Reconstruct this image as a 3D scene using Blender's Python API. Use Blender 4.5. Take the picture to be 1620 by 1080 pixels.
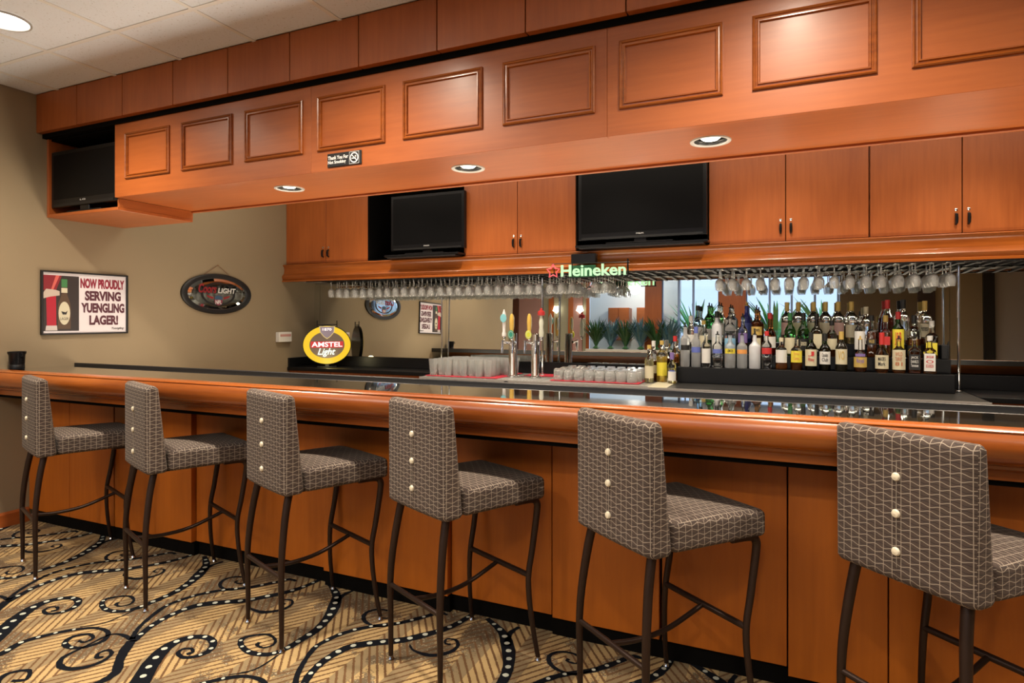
import bpy, math, random
from mathutils import Vector
random.seed(7)
PI = math.pi
sc = bpy.context.scene
for o in list(bpy.data.objects): bpy.data.objects.remove(o)
C = sc.collection
# ------------------------------------------------------------ camera, light, exposure
cd = bpy.data.cameras.new('camera'); cam = bpy.data.objects.new('camera', cd); C.objects.link(cam)
cd.sensor_width = 36; cd.lens = 21.71; cd.shift_y = -0.0216; cd.clip_start = .05
cam.location = (0, 0, 1.41); cam.rotation_euler = (PI/2, 0, math.radians(24.05)); sc.camera = cam
sc.view_settings.view_transform = 'Standard'; sc.view_settings.look = 'None'
sc.view_settings.gamma = 1; sc.view_settings.use_curve_mapping = False
sc.view_settings.exposure = 0.0
w = bpy.data.worlds.new('sky'); sc.world = w; w.use_nodes = True
w.node_tree.nodes['Background'].inputs[0].default_value = (.50, .67, 1, 1)
w.node_tree.nodes['Background'].inputs[1].default_value = 1.7
def light(kind, loc, power, col=(1, .84, .66), rot=(0, 0, 0), **kw):
    l = bpy.data.lights.new('light', kind); l.energy = power; l.color = col
    for k, v in kw.items(): setattr(l, k, v)
    o = bpy.data.objects.new('light', l); C.objects.link(o); o.location = loc; o.rotation_euler = rot
    return o
# soft fill panels added near the ceiling, over the lounge and the bar aisle
light('AREA', (-2.2, .2, 2.93), 14, (1, .90, .78), shape='RECTANGLE', size=4.6, size_y=1.6)
light('AREA', (1.6, .2, 2.93), 6, (1, .90, .78), shape='RECTANGLE', size=2.2, size_y=1.6)
light('AREA', (-1.2, 4.0, 2.93), 34, (1, .86, .70), shape='RECTANGLE', size=6.6, size_y=.7)
light('AREA', (-2.6, -1.3, 2.93), 110, (1, .93, .85), shape='RECTANGLE', size=6, size_y=1.0)
# ceiling cans, then an unseen fill lamp added low in the bar well
for x_ in (-5.6, -3.8, -1.9, .04, 1.96):     # second row of ceiling cans, behind the camera
    light('SPOT', (x_, -.45, 2.97), 145, (1, .87, .70), spot_size=math.radians(150), spot_blend=1, shadow_soft_size=.07)
light('AREA', (-1.3, 3.35, .86), 85, (1, .86, .68), (PI, 0, 0), shape='RECTANGLE', size=6.2, size_y=.5)  # added uplight, brightens the canopy underside
SPOT_CEIL, SPOT_SOFFIT, SPOT_BACK = 235, 62, 88

# ------------------------------------------------------------ helpers
class MB:
    def __init__(s): s.v = []; s.f = []; s.uv = None
    def box(s, x0, x1, y0, y1, z0, z1):
        n = len(s.v)
        s.v += [(x0,y0,z0),(x1,y0,z0),(x1,y1,z0),(x0,y1,z0),(x0,y0,z1),(x1,y0,z1),(x1,y1,z1),(x0,y1,z1)]
        s.f += [tuple(n+i for i in q) for q in ((0,3,2,1),(4,5,6,7),(0,1,5,4),(1,2,6,5),(2,3,7,6),(3,0,4,7))]
        return s
    def rings(s, rings, cap0=True, cap1=True, close=True):
        n = len(s.v); k = len(rings[0])
        for r in rings: s.v += [tuple(p) for p in r]
        for i in range(len(rings)-1):
            for j in range(k if close else k-1):
                a = n+i*k+j; b = n+i*k+(j+1) % k
                s.f.append((a, b, b+k, a+k))
        if cap0: s.f.append(tuple(n+j for j in reversed(range(k))))
        if cap1: s.f.append(tuple(n+(len(rings)-1)*k+j for j in range(k)))
        return s
    def tube(s, pts, rad, seg=10, cap=True):
        P = [Vector(p) for p in pts]; m = len(P)
        R = rad if isinstance(rad, (list, tuple)) else [rad]*m
        rings = []; up = None
        for i in range(m):
            t = (P[min(i+1, m-1)]-P[max(i-1, 0)]).normalized()
            if up is None:
                up = Vector((0,0,1)) if abs(t.z) < .9 else Vector((1,0,0))
            a = t.cross(up).normalized(); b = a.cross(t).normalized(); up = b
            rings.append([P[i]+(a*math.cos(2*PI*j/seg)+b*math.sin(2*PI*j/seg))*R[i] for j in range(seg)])
        return s.rings(rings, cap, cap)
    def lathe(s, prof, seg=20, o=(0,0,0), sq=None, cap=True):
        rings = []
        for r, z in prof:
            ring = []
            for j in range(seg):
                a = 2*PI*j/seg; rr = r
                if sq and z < sq:
                    c, d = abs(math.cos(a)), abs(math.sin(a)); rr = r/((c**5+d**5)**(1/5.))
                ring.append((o[0]+rr*math.cos(a), o[1]+rr*math.sin(a), o[2]+z))
            rings.append(ring)
        return s.rings(rings, cap, cap)
    def prism_x(s, poly, x0, x1):            # poly in (y,z), extruded along x
        return s.rings([[(x0, y, z) for y, z in poly], [(x1, y, z) for y, z in poly]])
    def prism_y(s, poly, y0, y1):            # poly in (x,z), extruded along y
        return s.rings([[(x, y0, z) for x, z in poly], [(x, y1, z) for x, z in poly]])
    def poly(s, pts):
        n = len(s.v); s.v += [tuple(p) for p in pts]; s.f.append(tuple(range(n, n+len(pts)))); return s
    def mesh(s, name, m, smooth=False):
        me = bpy.data.meshes.new(name); me.from_pydata(s.v, [], s.f); me.update()
        import bmesh
        b = bmesh.new(); b.from_mesh(me); bmesh.ops.recalc_face_normals(b, faces=b.faces); b.to_mesh(me); b.free()
        if m: me.materials.append(m)
        if smooth:
            me.polygons.foreach_set('use_smooth', [True]*len(me.polygons))
            try: me.set_sharp_from_angle(angle=math.radians(38))
            except Exception: pass
        return me
    def build(s, name, m, parent=None, smooth=False, bevel=0, seg=1, loc=None, rotz=0):
        return obj(name, s.mesh(name, m, smooth), parent, bevel, seg, loc, rotz)
def obj(name, me, parent=None, bevel=0, seg=1, loc=None, rotz=0):
    o = bpy.data.objects.new(name, me); C.objects.link(o); o.parent = parent
    if loc: o.location = loc
    o.rotation_euler[2] = rotz
    if bevel:
        b = o.modifiers.new('bevel', 'BEVEL'); b.width = bevel; b.segments = seg; b.limit_method = 'ANGLE'; b.angle_limit = .7
    return o
def tag(o, label=None, cat=None, group=None, kind=None):
    if label: o['label'] = label
    if cat: o['category'] = cat
    if group: o['group'] = group
    if kind: o['kind'] = kind
    return o
def thing(name, label, cat, loc=(0,0,0), rotz=0, group=None):
    o = bpy.data.objects.new(name, None); C.objects.link(o); o.empty_display_size = .1
    o.location = loc; o.rotation_euler = (0, 0, rotz)
    return tag(o, label, cat, group)
def copy_tree(o, parent=None):
    c = o.copy(); C.objects.link(c)
    if parent: c.parent = parent
    for ch in o.children: copy_tree(ch, c)
    return c
def text(s, box, m, parent, y=0, name='lettering', bold=0, shear=0, thick=.0006, align=True):
    """letters in the parent's x-z plane, facing -y, fitted into box (x0,x1,z0,z1)"""
    cu = bpy.data.curves.new('t', 'FONT'); cu.body = s; cu.size = 1; cu.offset = bold; cu.shear = shear
    cu.extrude = .01; cu.resolution_u = 3
    t = bpy.data.objects.new('t', cu); C.objects.link(t); bpy.context.view_layer.update()
    me = bpy.data.meshes.new_from_object(t.evaluated_get(bpy.context.evaluated_depsgraph_get()))
    bpy.data.objects.remove(t); bpy.data.curves.remove(cu)
    xs = [v.co.x for v in me.vertices]; ys = [v.co.y for v in me.vertices]
    a, b, c, d = min(xs), max(xs), min(ys), max(ys); x0, x1, z0, z1 = box
    for v in me.vertices:
        X = x0+(v.co.x-a)/(b-a)*(x1-x0); Z = z0+(v.co.y-c)/(d-c)*(z1-z0); Y = y-v.co.z/.01*thick-thick
        v.co = (X, Y, Z)
    me.materials.clear(); me.materials.append(m); me.name = name
    return obj(name, me, parent)

# ------------------------------------------------------------ materials
def mat(name, col, rough=.5, metal=0, **kw):
    m = bpy.data.materials.new(name); m.use_nodes = True
    p = m.node_tree.nodes['Principled BSDF']
    p.inputs['Base Color'].default_value = (*col, 1); p.inputs['Roughness'].default_value = rough
    p.inputs['Metallic'].default_value = metal
    for k, v in kw.items():
        p.inputs[k.replace('_', ' ')].default_value = (*v, 1) if isinstance(v, tuple) else v
    return m
class N:
    def __init__(s, m): s.t = m.node_tree; s.p = s.t.nodes['Principled BSDF']
    def n(s, kind, **kw):
        x = s.t.nodes.new('ShaderNode'+kind)
        for k, v in kw.items(): setattr(x, k, v)
        return x
    def l(s, a, b): s.t.links.new(a, b)
    def math(s, op, a, b=None, c=None):
        x = s.n('Math', operation=op)
        for i, v in enumerate((a, b, c)):
            if v is None: continue
            if isinstance(v, (int, float)): x.inputs[i].default_value = v
            else: s.l(v, x.inputs[i])
        return x.outputs[0]
    def mix(s, fac, a, b):
        x = s.n('Mix', data_type='RGBA')
        for i, v in ((0, fac), (6, a), (7, b)):
            if isinstance(v, (int, float)): x.inputs[i].default_value = v
            elif isinstance(v, tuple): x.inputs[i].default_value = (*v, 1)
            else: s.l(v, x.inputs[i])
        return x.outputs[2]
    def noise(s, vec, scale, detail=3, rough=.5):
        x = s.n('TexNoise'); x.inputs['Scale'].default_value = scale; x.inputs['Detail'].default_value = detail
        x.inputs['Roughness'].default_value = rough
        if vec: s.l(vec, x.inputs['Vector'])
        return x.outputs['Fac']
    def ramp(s, fac, a, b):
        x = s.n('MapRange'); x.inputs[1].default_value = a; x.inputs[2].default_value = b; s.l(fac, x.inputs[0]); return x.outputs[0]
    def bump(s, h, strength=.2, dist=.01):
        b = s.n('Bump'); b.inputs['Strength'].default_value = strength; b.inputs['Distance'].default_value = dist
        s.l(h, b.inputs['Height']); s.l(b.outputs[0], s.p.inputs['Normal'])
def wood(name, dark, lite, axis, rough=.38, coat=.12):
    m = mat(name, lite, rough, Coat_Weight=coat, Coat_Roughness=.2); g = N(m)
    tc = g.n('TexCoord'); oi = g.n('ObjectInfo')
    off = g.n('VectorMath', operation='SCALE'); g.l(oi.outputs['Random'], off.inputs['Scale']); off.inputs[0].default_value = (17, 23, 31)
    add = g.n('VectorMath', operation='ADD'); g.l(tc.outputs['Object'], add.inputs[0]); g.l(off.outputs[0], add.inputs[1])
    mp = g.n('Mapping'); g.l(add.outputs[0], mp.inputs[0])
    sc_ = [14, 14, 14]; sc_['xyz'.index(axis)] = .9; mp.inputs['Scale'].default_value = sc_
    mp2 = g.n('Mapping'); g.l(add.outputs[0], mp2.inputs[0]); s2 = [3.2, 3.2, 3.2]; s2['xyz'.index(axis)] = 1.4; mp2.inputs['Scale'].default_value = s2
    a = g.noise(mp.outputs[0], 3, 6, .6); b = g.noise(mp2.outputs[0], 1, 3, .5)
    f = g.math('ADD', g.math('MULTIPLY', a, .55), g.math('MULTIPLY', b, .65))
    f = g.math('ADD', f, g.math('MULTIPLY', g.math('SUBTRACT', oi.outputs['Random'], .5), .10))
    g.l(g.mix(g.ramp(f, .38, .84), dark, lite), g.p.inputs['Base Color'])
    g.bump(a, .04, .002)
    return m
WD, WL = (.29, .069, .013), (.43, .116, .025)
wood_x = wood('cherry_wood_horizontal', WD, WL, 'x')
wood_z = wood('cherry_wood_vertical', WD, WL, 'z')
wood_bar = wood('bar_front_wood', (.36, .088, .003), (.48, .126, .006), 'z', .5, .03)
wood_rail = wood('oiled_rail_wood', (.20, .045, .006), (.42, .115, .017), 'x', .25, .35)
wood_y = wood('cherry_wood_deep', WD, WL, 'y')
black = mat('black_paint', (.008, .008, .009), .45)
blackgap = mat('black_reveal', (.003, .0025, .002), .9, Specular_IOR_Level=.08)
plastic = mat('black_plastic', (.006, .006, .007), .3, Specular_IOR_Level=.3)
screen = mat('screen_glass', (.004, .004, .0045), .35, Specular_IOR_Level=.12)
counter = mat('black_granite', (.014, .014, .013), .04, Specular_IOR_Level=1.0, Coat_Weight=1.0, Coat_Roughness=.02, Coat_IOR=1.6)
g = N(counter); tc = g.n('TexCoord'); g.l(g.mix(g.ramp(g.noise(tc.outputs['Object'], 220, 2), .55, .75), (.010, .010, .010), (.05, .048, .04)), g.p.inputs['Base Color'])
laminate = mat('black_laminate', (.007, .007, .008), .32, Specular_IOR_Level=.25)
steel = mat('stainless_steel', (.74, .74, .72), .38, .85)
steel_d = mat('brushed_steel_edge', (.42, .41, .40), .40, .15)
chrome = mat('chrome', (.8, .8, .8), .08, 1)
mirror_m = mat('silvered_mirror', (.86, .88, .84), .0, 1)
legm = mat('bronze_metal', (.035, .020, .015), .38, .6)
white_p = mat('white_plastic', (.75, .73, .68), .4)
cream_b = mat('cream_button', (.75, .68, .52), .4)
redmat = mat('red_rubber_mat', (.62, .03, .06), .6)
paper = mat('poster_paper', (.72, .68, .72), .35, Coat_Weight=.3)
def flat(name, col, rough=.5): return mat(name, col, rough)
def glow(name, col, st):
    return mat(name, (.02, .02, .02), .5, Emission_Color=col, Emission_Strength=st)
lamp_m = glow('lamp_lens', (1, .90, .74), 9)
def glass(name, col=(1, 1, 1), rough=0.0, ior=1.45):
    return mat(name, col, rough, Transmission_Weight=1.0, IOR=ior)
clear = glass('clear_glass', (.97, .98, .97))
barglass = mat('washed_bar_glass', (.96, .97, .96), .02, Transmission_Weight=.84, IOR=1.45)
# painted wall, finely textured
def wallpaint(name, col):
    m = mat(name, col, .8); g = N(m); tc = g.n('TexCoord')
    n1 = g.noise(tc.outputs['Object'], 160, 3); n2 = g.noise(tc.outputs['Object'], 2.2, 2)
    g.l(g.mix(n2, tuple(c*.93 for c in col), tuple(c*1.05 for c in col)), g.p.inputs['Base Color']); g.bump(n1, .15, .002)
    return m
beige = wallpaint('beige_wall_paint', (.275, .212, .130))
olive = wallpaint('olive_wall_paint', (.34, .32, .22))
mauve = wallpaint('mauve_curtain', (.42, .24, .21))
grey_w = wallpaint('grey_wall_paint', (.35, .32, .31))
# mineral-fibre ceiling tile
tile_m = mat('ceiling_tile_fibre', (.60, .56, .52), .9); g = N(tile_m); tc = g.n('TexCoord')
n1 = g.noise(tc.outputs['Object'], 70, 4, .7)
g.l(g.mix(g.ramp(n1, .60, .68), (.72, .77, .85), (.38, .37, .37)), g.p.inputs['Base Color']); g.bump(n1, .3, .004)
grid_m = mat('ceiling_grid_paint', (.72, .72, .72), .5)
# upholstery: wavy lattice woven in cream and black on brown
fab = mat('lattice_upholstery', (.1, .07, .06), .85, Sheen_Weight=.03); g = N(fab)
uvn = g.n('UVMap'); sep = g.n('SeparateXYZ'); g.l(uvn.outputs[0], sep.inputs[0]); U, V = sep.outputs[0], sep.outputs[1]
P_ = .0262
def wave(phase, sgn, dv, lw, amp=.17):
    s_ = g.math('SINE', g.math('ADD', g.math('MULTIPLY', U, PI/P_), phase))
    f = g.math('FRACT', g.math('ADD', g.math('ADD', g.math('DIVIDE', V, P_*1.32), dv), g.math('MULTIPLY', s_, amp*.55*sgn)))
    d = g.math('ABSOLUTE', g.math('SUBTRACT', f, .5))
    return g.math('LESS_THAN', d, lw)
vert = g.math('LESS_THAN', g.math('ABSOLUTE', g.math('SUBTRACT', g.math('FRACT', g.math('DIVIDE', U, P_)), .5)), .034)
cream = g.math('MAXIMUM', g.math('MAXIMUM', wave(0, 1, 0, .028), wave(0, -1, .5, .028)), vert)
vb = g.math('LESS_THAN', g.math('ABSOLUTE', g.math('SUBTRACT', g.math('FRACT', g.math('ADD', g.math('DIVIDE', U, P_), .5)), .5)), .03)
dk = g.math('MAXIMUM', wave(1.5, 1, .26, .026, .15), wave(1.5, -1, .76, .026, .15))
weave = g.noise(uvn.outputs[0], 900, 2)
base = g.mix(weave, (.048, .031, .024), (.075, .050, .039))
c1 = g.mix(dk, base, (.018, .012, .012)); c2 = g.mix(cream, c1, (.32, .265, .21))
g.l(c2, g.p.inputs['Base Color']); g.bump(g.math('ADD', weave, cream), .25, .001)
# carpet: chevrons in cream, tan and brown with mottled patches
carpet = mat('patterned_carpet', (.4, .3, .2), .95); g = N(carpet); tc = g.n('TexCoord'); sep = g.n('SeparateXYZ'); g.l(tc.outputs['Object'], sep.inputs[0])
X, Y = sep.outputs[0], sep.outputs[1]
jit = g.math('MULTIPLY', g.math('SUBTRACT', g.noise(tc.outputs['Object'], 120, 2), .5), .016)
PX = .40
tri = g.math('ABSOLUTE', g.math('SUBTRACT', g.math('FRACT', g.math('DIVIDE', g.math('ADD', X, .05), PX)), .5))
fz = g.math('DIVIDE', g.math('ADD', g.math('SUBTRACT', Y, g.math('MULTIPLY', tri, 1.36*PX)), jit), .053)
st = g.math('LESS_THAN', g.math('FRACT', fz), .30)
patch = g.noise(tc.outputs['Object'], 4.2, 2); speck = g.noise(tc.outputs['Object'], 75, 3, .7)
band = g.math('LESS_THAN', g.math('FRACT', g.math('DIVIDE', g.math('ADD', X, .05), PX*.5)), .42)
b1 = g.mix(band, (.43, .295, .130), (.25, .180, .092))
b2 = g.mix(g.math('GREATER_THAN', g.math('ADD', patch, g.math('MULTIPLY', speck, .30)), .70), b1, (.125, .088, .048))
b3 = g.mix(g.math('MULTIPLY', g.math('GREATER_THAN', speck, .60), g.math('GREATER_THAN', patch, .53)), b2, (.38, .32, .215))
b4 = g.mix(st, b3, (.125, .058, .018))
g.l(b4, g.p.inputs['Base Color']); g.bump(g.noise(tc.outputs['Object'], 500, 2), .5, .004)
scroll_m = mat('carpet_black_pile', (.005, .006, .009), 1, Specular_IOR_Level=.1)
dot_m = mat('carpet_pale_pile', (.45, .47, .40), .95)

# ------------------------------------------------------------ room shell
LX = -4.86; CZ = 3.0
def struct(name, mb, m, **kw): return tag(mb.build(name, m, **kw), kind='structure')
floor = struct('floor', MB().box(-8.6, 4.8, -6.4, 5.5, -.05, 0), carpet)
struct('wall_left', MB().box(LX-.15, LX, -.05, 5.5, 0, CZ), beige)
struct('wall_back', MB().box(LX-.15, 4.8, 5.45, 5.6, 0, CZ), beige)
struct('wall_right', MB().box(4.6, 4.75, -3.4, 5.5, 0, CZ), beige)
struct('baseboard_left', MB().prism_x([(0, 0), (.016, 0), (.016, .085), (.006, .1), (0, .1)], 0, 2.57), wood_x,
       loc=(LX, 2.57, 0), rotz=-PI/2)
# floor scrolls, in metres from each repeat's fork
SC = dict(
S6=([(-.535,.816),(-.417,.73),(-.346,.633),(-.29,.523),(-.258,.411),(-.259,.307),(-.266,.224),(-.299,.162),(-.379,.142),(-.46,.167),(-.502,.211),(-.474,.257),(-.425,.284),(-.364,.264),(-.339,.226),(-.36,.192),(-.401,.198),(-.409,.219)],[.03,.05,.07,.06,.05,.045,.04,.035,.035,.03,.028,.02,.018,.016,.014,.014,.018,.02],1),
S6b=([(-.365,.804),(-.38,.73),(-.346,.633)],[.02,.03,.04],0),
S1a=([(-.004,.008),(-.063,.072),(-.112,.158),(-.157,.277),(-.152,.354),(-.118,.447),(-.05,.531),(.046,.607),(.122,.707),(.164,.77),(.214,.771)],[.03,.025,.025,.028,.03,.035,.035,.035,.035,.03,.02],1),
S1c=([(.06,.622),(-.01,.549),(-.077,.547),(-.13,.58),(-.153,.634),(-.126,.679),(-.067,.69),(-.027,.664),(-.032,.624),(-.073,.626),(-.071,.644)],[.012,.014,.02,.025,.022,.018,.016,.014,.012,.016,.018],0),
S1b=([(.017,-.002),(-.038,.125),(-.051,.242),(-.026,.348),(.05,.419),(.147,.487),(.216,.57),(.269,.646),(.303,.731),(.321,.839)],[.04,.04,.045,.055,.06,.055,.05,.045,.04,.03],1),
S1d=([(.2,.47),(.243,.437),(.328,.434),(.386,.484),(.396,.543),(.364,.584),(.323,.576),(.336,.542),(.362,.543)],[.008,.016,.03,.026,.02,.016,.014,.014,.016],0),
S2=([(.46,-.36),(.373,-.238),(.31,-.16),(.249,-.08),(.199,.013),(.195,.086),(.234,.139),(.294,.154),(.354,.129),(.386,.078),(.373,.027),(.332,0),(.283,.013),(.272,.042),(.299,.061),(.332,.045),(.323,.022)],[.11,.10,.09,.085,.07,.055,.045,.04,.04,.036,.028,.024,.02,.018,.016,.02,.022],1),
S3=([(.005,.002),(.059,-.068),(.119,-.13),(.182,-.185),(.194,-.25),(.17,-.299),(.10,-.36),(.05,-.45)],[.05,.05,.045,.045,.04,.03,.03,.04],0),
S4=([(-.42,-.40),(-.394,-.298),(-.419,-.207),(-.394,-.137),(-.338,-.055),(-.257,.006),(-.164,.006),(-.109,-.049),(-.127,-.118),(-.185,-.144),(-.244,-.129),(-.266,-.08),(-.225,-.041),(-.172,-.054),(-.171,-.092),(-.209,-.094)],[.05,.045,.04,.035,.03,.025,.025,.025,.022,.03,.03,.025,.02,.018,.016,.018],1),
S5=([(-.004,.008),(-.088,.016),(-.134,-.011),(-.131,-.116),(-.125,-.204),(-.07,-.248),(-.003,-.243),(.044,-.197),(.051,-.143),(.027,-.101),(-.014,-.092),(-.022,-.123),(.003,-.147),(.024,-.134)],[.03,.02,.016,.016,.025,.03,.03,.025,.022,.02,.02,.018,.022,.024],0),
S7=([(-.328,-.015),(-.262,.058),(-.258,.196)],[.008,.010,.008],0),
S8=([(.0,-.36),(-.07,-.42),(-.15,-.43),(-.20,-.37),(-.15,-.32),(-.09,-.36),(-.13,-.39)],[.04,.03,.03,.025,.02,.02,.02],0))
def catmull(P, n=6):
    out = []
    for i in range(len(P)-1):
        p0, p1, p2, p3 = P[max(i-1, 0)], P[i], P[i+1], P[min(i+2, len(P)-1)]
        for k in range(n):
            t = k/n
            out.append(tuple(.5*(2*b+(c-a)*t+(2*a-5*b+4*c-d)*t*t+(-a+3*b-3*c+d)*t**3) for a, b, c, d in zip(p0, p1, p2, p3)))
    out.append(tuple(P[-1])); return out
rb = MB(); dt = MB()
def motif(ox, oy):
    for key, (pts, ws, dots) in SC.items():
        Q = catmull([(p[0], p[1], q) for p, q in zip(pts, ws)])
        n0 = len(rb.v); acc = 0
        for i, (x, y, q) in enumerate(Q):
            a = Q[max(i-1, 0)]; b = Q[min(i+1, len(Q)-1)]; dx, dy = b[0]-a[0], b[1]-a[1]; L = math.hypot(dx, dy) or 1
            nx, ny = -dy/L, dx/L; h = q*.42+random.uniform(-.0016, .0016)
            rb.v += [(ox+x+nx*h, oy+y+ny*h, .0018), (ox+x-nx*h, oy+y-ny*h, .0018)]
            if i: rb.f.append((n0+2*i-2, n0+2*i-1, n0+2*i+1, n0+2*i))
            if i and dots:
                acc += math.hypot(x-Q[i-1][0], y-Q[i-1][1])
                if acc > .055 and q > .028:
                    acc = 0; r = min(.013, q*.26)
                    dt.poly([(ox+x+r*math.cos(k*PI/4+.3)*random.uniform(.85, 1.1), oy+y+r*math.sin(k*PI/4+.3), .003) for k in range(8)])
for n in range(-3, 6):
    motif(-2.633+.9375*n, 1.793)
    motif(-2.633+.9375*n+.45, 1.793-1.35)
    motif(-2.633+.9375*n, 1.793-2.7)
tag(rb.build('carpet_scroll', scroll_m, floor), kind='stuff'); tag(dt.build('carpet_dot', dot_m, floor), kind='stuff')
# ceiling with tiles
ceil = struct('ceiling', MB().box(-8.6, 4.8, -3.55, 5.6, CZ+.012, CZ+.1), grid_m)
tm = {}
gx = [-4.61+.61*k for k in range(-1, 16)]; gy = [2.22-.61*k for k in range(-1, 7)]
gr = MB()
for i in range(len(gx)-1):
    for j in range(len(gy)-1):
        x0, x1, y1, y0 = max(gx[i], LX), min(gx[i+1], 4.6), min(gy[j], 2.62), gy[j+1]
        if x1-x0 < .05 or y0 < -1.9: continue
        key = (round(x1-x0, 3), round(y1-y0, 3))
        if key not in tm:
            a, b = key; tm[key] = MB().box(.009, a-.009, .009, b-.009, .0, .014).mesh('ceiling_tile', tile_m)
        obj('ceiling_tile', tm[key], ceil, loc=(x0, y0, CZ-.002))
for x in gx:
    if LX < x < 4.6: gr.box(x-.013, x+.013, -2, 2.62, CZ-.006, CZ+.012)
for y in gy: gr.box(LX, 4.6, y-.013, y+.013, CZ-.0055, CZ+.012)
gr.build('ceiling_grid', grid_m, ceil)
# ---- far side of the lounge, seen in the mirror
bw = MB()
for x0, x1, z0, z1 in ((-8.6, -4.37, 0, CZ), (-4.37, .98, 0, 1.05), (.98, 4.6, 0, CZ)):
    bw.box(x0, x1, -3.5, -3.4, z0, z1)
struct('wall_lounge', bw, olive)
def trim(n, x0, x1, m, d=.05, z0=0, z1=CZ):
    struct('trim_%d' % n, MB().box(x0, x1, -3.4, -3.4+d, z0, z1), m)
trim(1, -6.36, -6.16, mat('dark_brown_post', (.10, .035, .02), .4), .1)
trim(2, -6.16, -5.55, mauve, .04); trim(3, -5.36, -5.24, wood_z, .06); trim(4, -4.85, -4.73, wood_z, .06)
trim(5, -4.73, -4.50, mauve, .04); trim(6, -1.38, -.82, wood_z, .1); trim(7, .98, 2.32, wallpaint('brown_wall_paint', (.12, .085, .045)), .02)
trim(8, 2.32, 2.6, mat('dark_door_frame', (.03, .016, .012), .4), .08); trim(9, 2.6, 3.36, beige, .02)
trim(10, 3.36, 3.53, black, .1); trim(11, 3.53, 4.58, grey_w, .03); trim(12, -3.0, -2.62, wood_z, .06); trim(13, -4.40, -4.33, wood_z, .06)
struct('wall_garden', MB().box(-2.4, 1.4, -4.9, -4.1, 0, .98), grey_w)
pale_w = wallpaint('pale_wall_paint', (.74, .74, .68))
struct('wall_alcove', MB().box(-4.9, -2.5, -5.4, -5.3, 0, 3.6), pale_w)
struct('wall_far', MB().box(-8.6, -8.5, -6.3, -.15, 0, 3), grey_w)
light('POINT', (-3.5, -4.5, 2.6), 28, (1, .95, .88), shadow_soft_size=.15)  # fill lamp added to brighten the alcove, no fixture
struct('wall_hall', MB().box(-8.6, LX-.15, -.15, -.05, 0, CZ), beige)
for i, (x0, x1) in enumerate(((-4.3, -3.75), (-3.55, -3.05))):
    t = thing('wall_cabinet', ('brown wooden cabinet in the alcove seen in the mirror, next to the curtained wall', 'brown wooden cabinet in the alcove seen in the mirror, next to the blue window')[i], 'cabinet', (x0, -5.3, 1.3))
    MB().box(0, x1-x0, 0, .35, 0, .85).build('body', wood_z, t, bevel=.004)
    for k in range(2): MB().box(.02+k*(x1-x0-.02)/2, (x1-x0-.02)*(k+1)/2, .35, .37, .02, .83).build('door', wood_x, t, bevel=.003)
blueframe = mat('window_frame_paint', (.25, .36, .62), .4)
wf = MB()
for x in (-2.62, -2.25, -1.93, -1.38, -.82, -.35, .08, .52, .95): wf.box(x-.022, x+.022, -3.47, -3.41, 1.05, CZ)
wf.box(-2.65, .98, -3.47, -3.41, 1.05, 1.1).box(-2.65, .98, -3.47, -3.41, 2.94, CZ)
win = struct('window_1', wf, blueframe)
MB().box(-2.6, .93, -3.45, -3.444, 1.1, 2.94).build('pane', clear, win)
leafs = [mat('leaf_green', (.03, .10, .03), .5), mat('leaf_blue_green', (.07, .17, .22), .5), mat('leaf_lit', (.16, .50, .16), .6)]
def plant(x, y, z, h, n, m, label, group, spread=.5):
    t = thing('leafy_plant', label, 'plant', (x, y, z), 0, group)
    b = MB()
    for k in range(n):
        a = random.uniform(0, 2*PI); L = h*random.uniform(.6, 1.05); s_ = spread*random.uniform(.5, 1.2); w_ = .011*h/.5*random.uniform(.7, 1.3)
        pts = [(s_*h*q**1.5*math.cos(a), s_*h*q**1.5*math.sin(a), L*(q-.35*q*q*s_)) for q in (0, .3, .6, .85, 1)]
        n0 = len(b.v); nx, ny = -math.sin(a)*w_, math.cos(a)*w_
        for i, (p, q) in enumerate(zip(pts, (.5, 1, 1, .7, .1))):
            b.v += [(p[0]+nx*q, p[1]+ny*q, p[2]), (p[0]-nx*q, p[1]-ny*q, p[2])]
            if i: b.f.append((n0+2*i-2, n0+2*i-1, n0+2*i+1, n0+2*i))
    f = b.build('foliage', m, t); tag(f, kind='stuff')
    MB().lathe([(.03, -.02), (.09, 0), (.02, .06)], 8).build('stem_base', leafs[0], t)
ledge = tag(MB().box(-4.3, -2.3, -3.38, -2.98, .98, 1.08).box(-4.3, -2.3, -3.36, -3.0, 0, .98).build('planter', mat('planter_ledge', (.45, .42, .36), .5), bevel=.006),
            'pale planter ledge with plants seen in the mirror behind the beer taps', 'planter')
for i, x in enumerate((-4.1, -3.75, -3.4, -3.05, -2.7, -2.42)):
    plant(x, -3.18, 1.1, .80, 90, leafs[i % 2], 'spiky plant, %s from the left in the reflected planter' % ('first', 'second', 'third', 'fourth', 'fifth', 'sixth')[i], 'plants in the reflected planter', .52)
for i, x in enumerate((-2.0, -.25, .75)):
    plant(x, -4.5, 1.0, 1.5, 44, leafs[2], 'tall pale green palm outside the reflected window, %s' % ('left of the wooden column', 'right of the wooden column', 'at the right end')[i], 'palms outside the window', .6)
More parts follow.
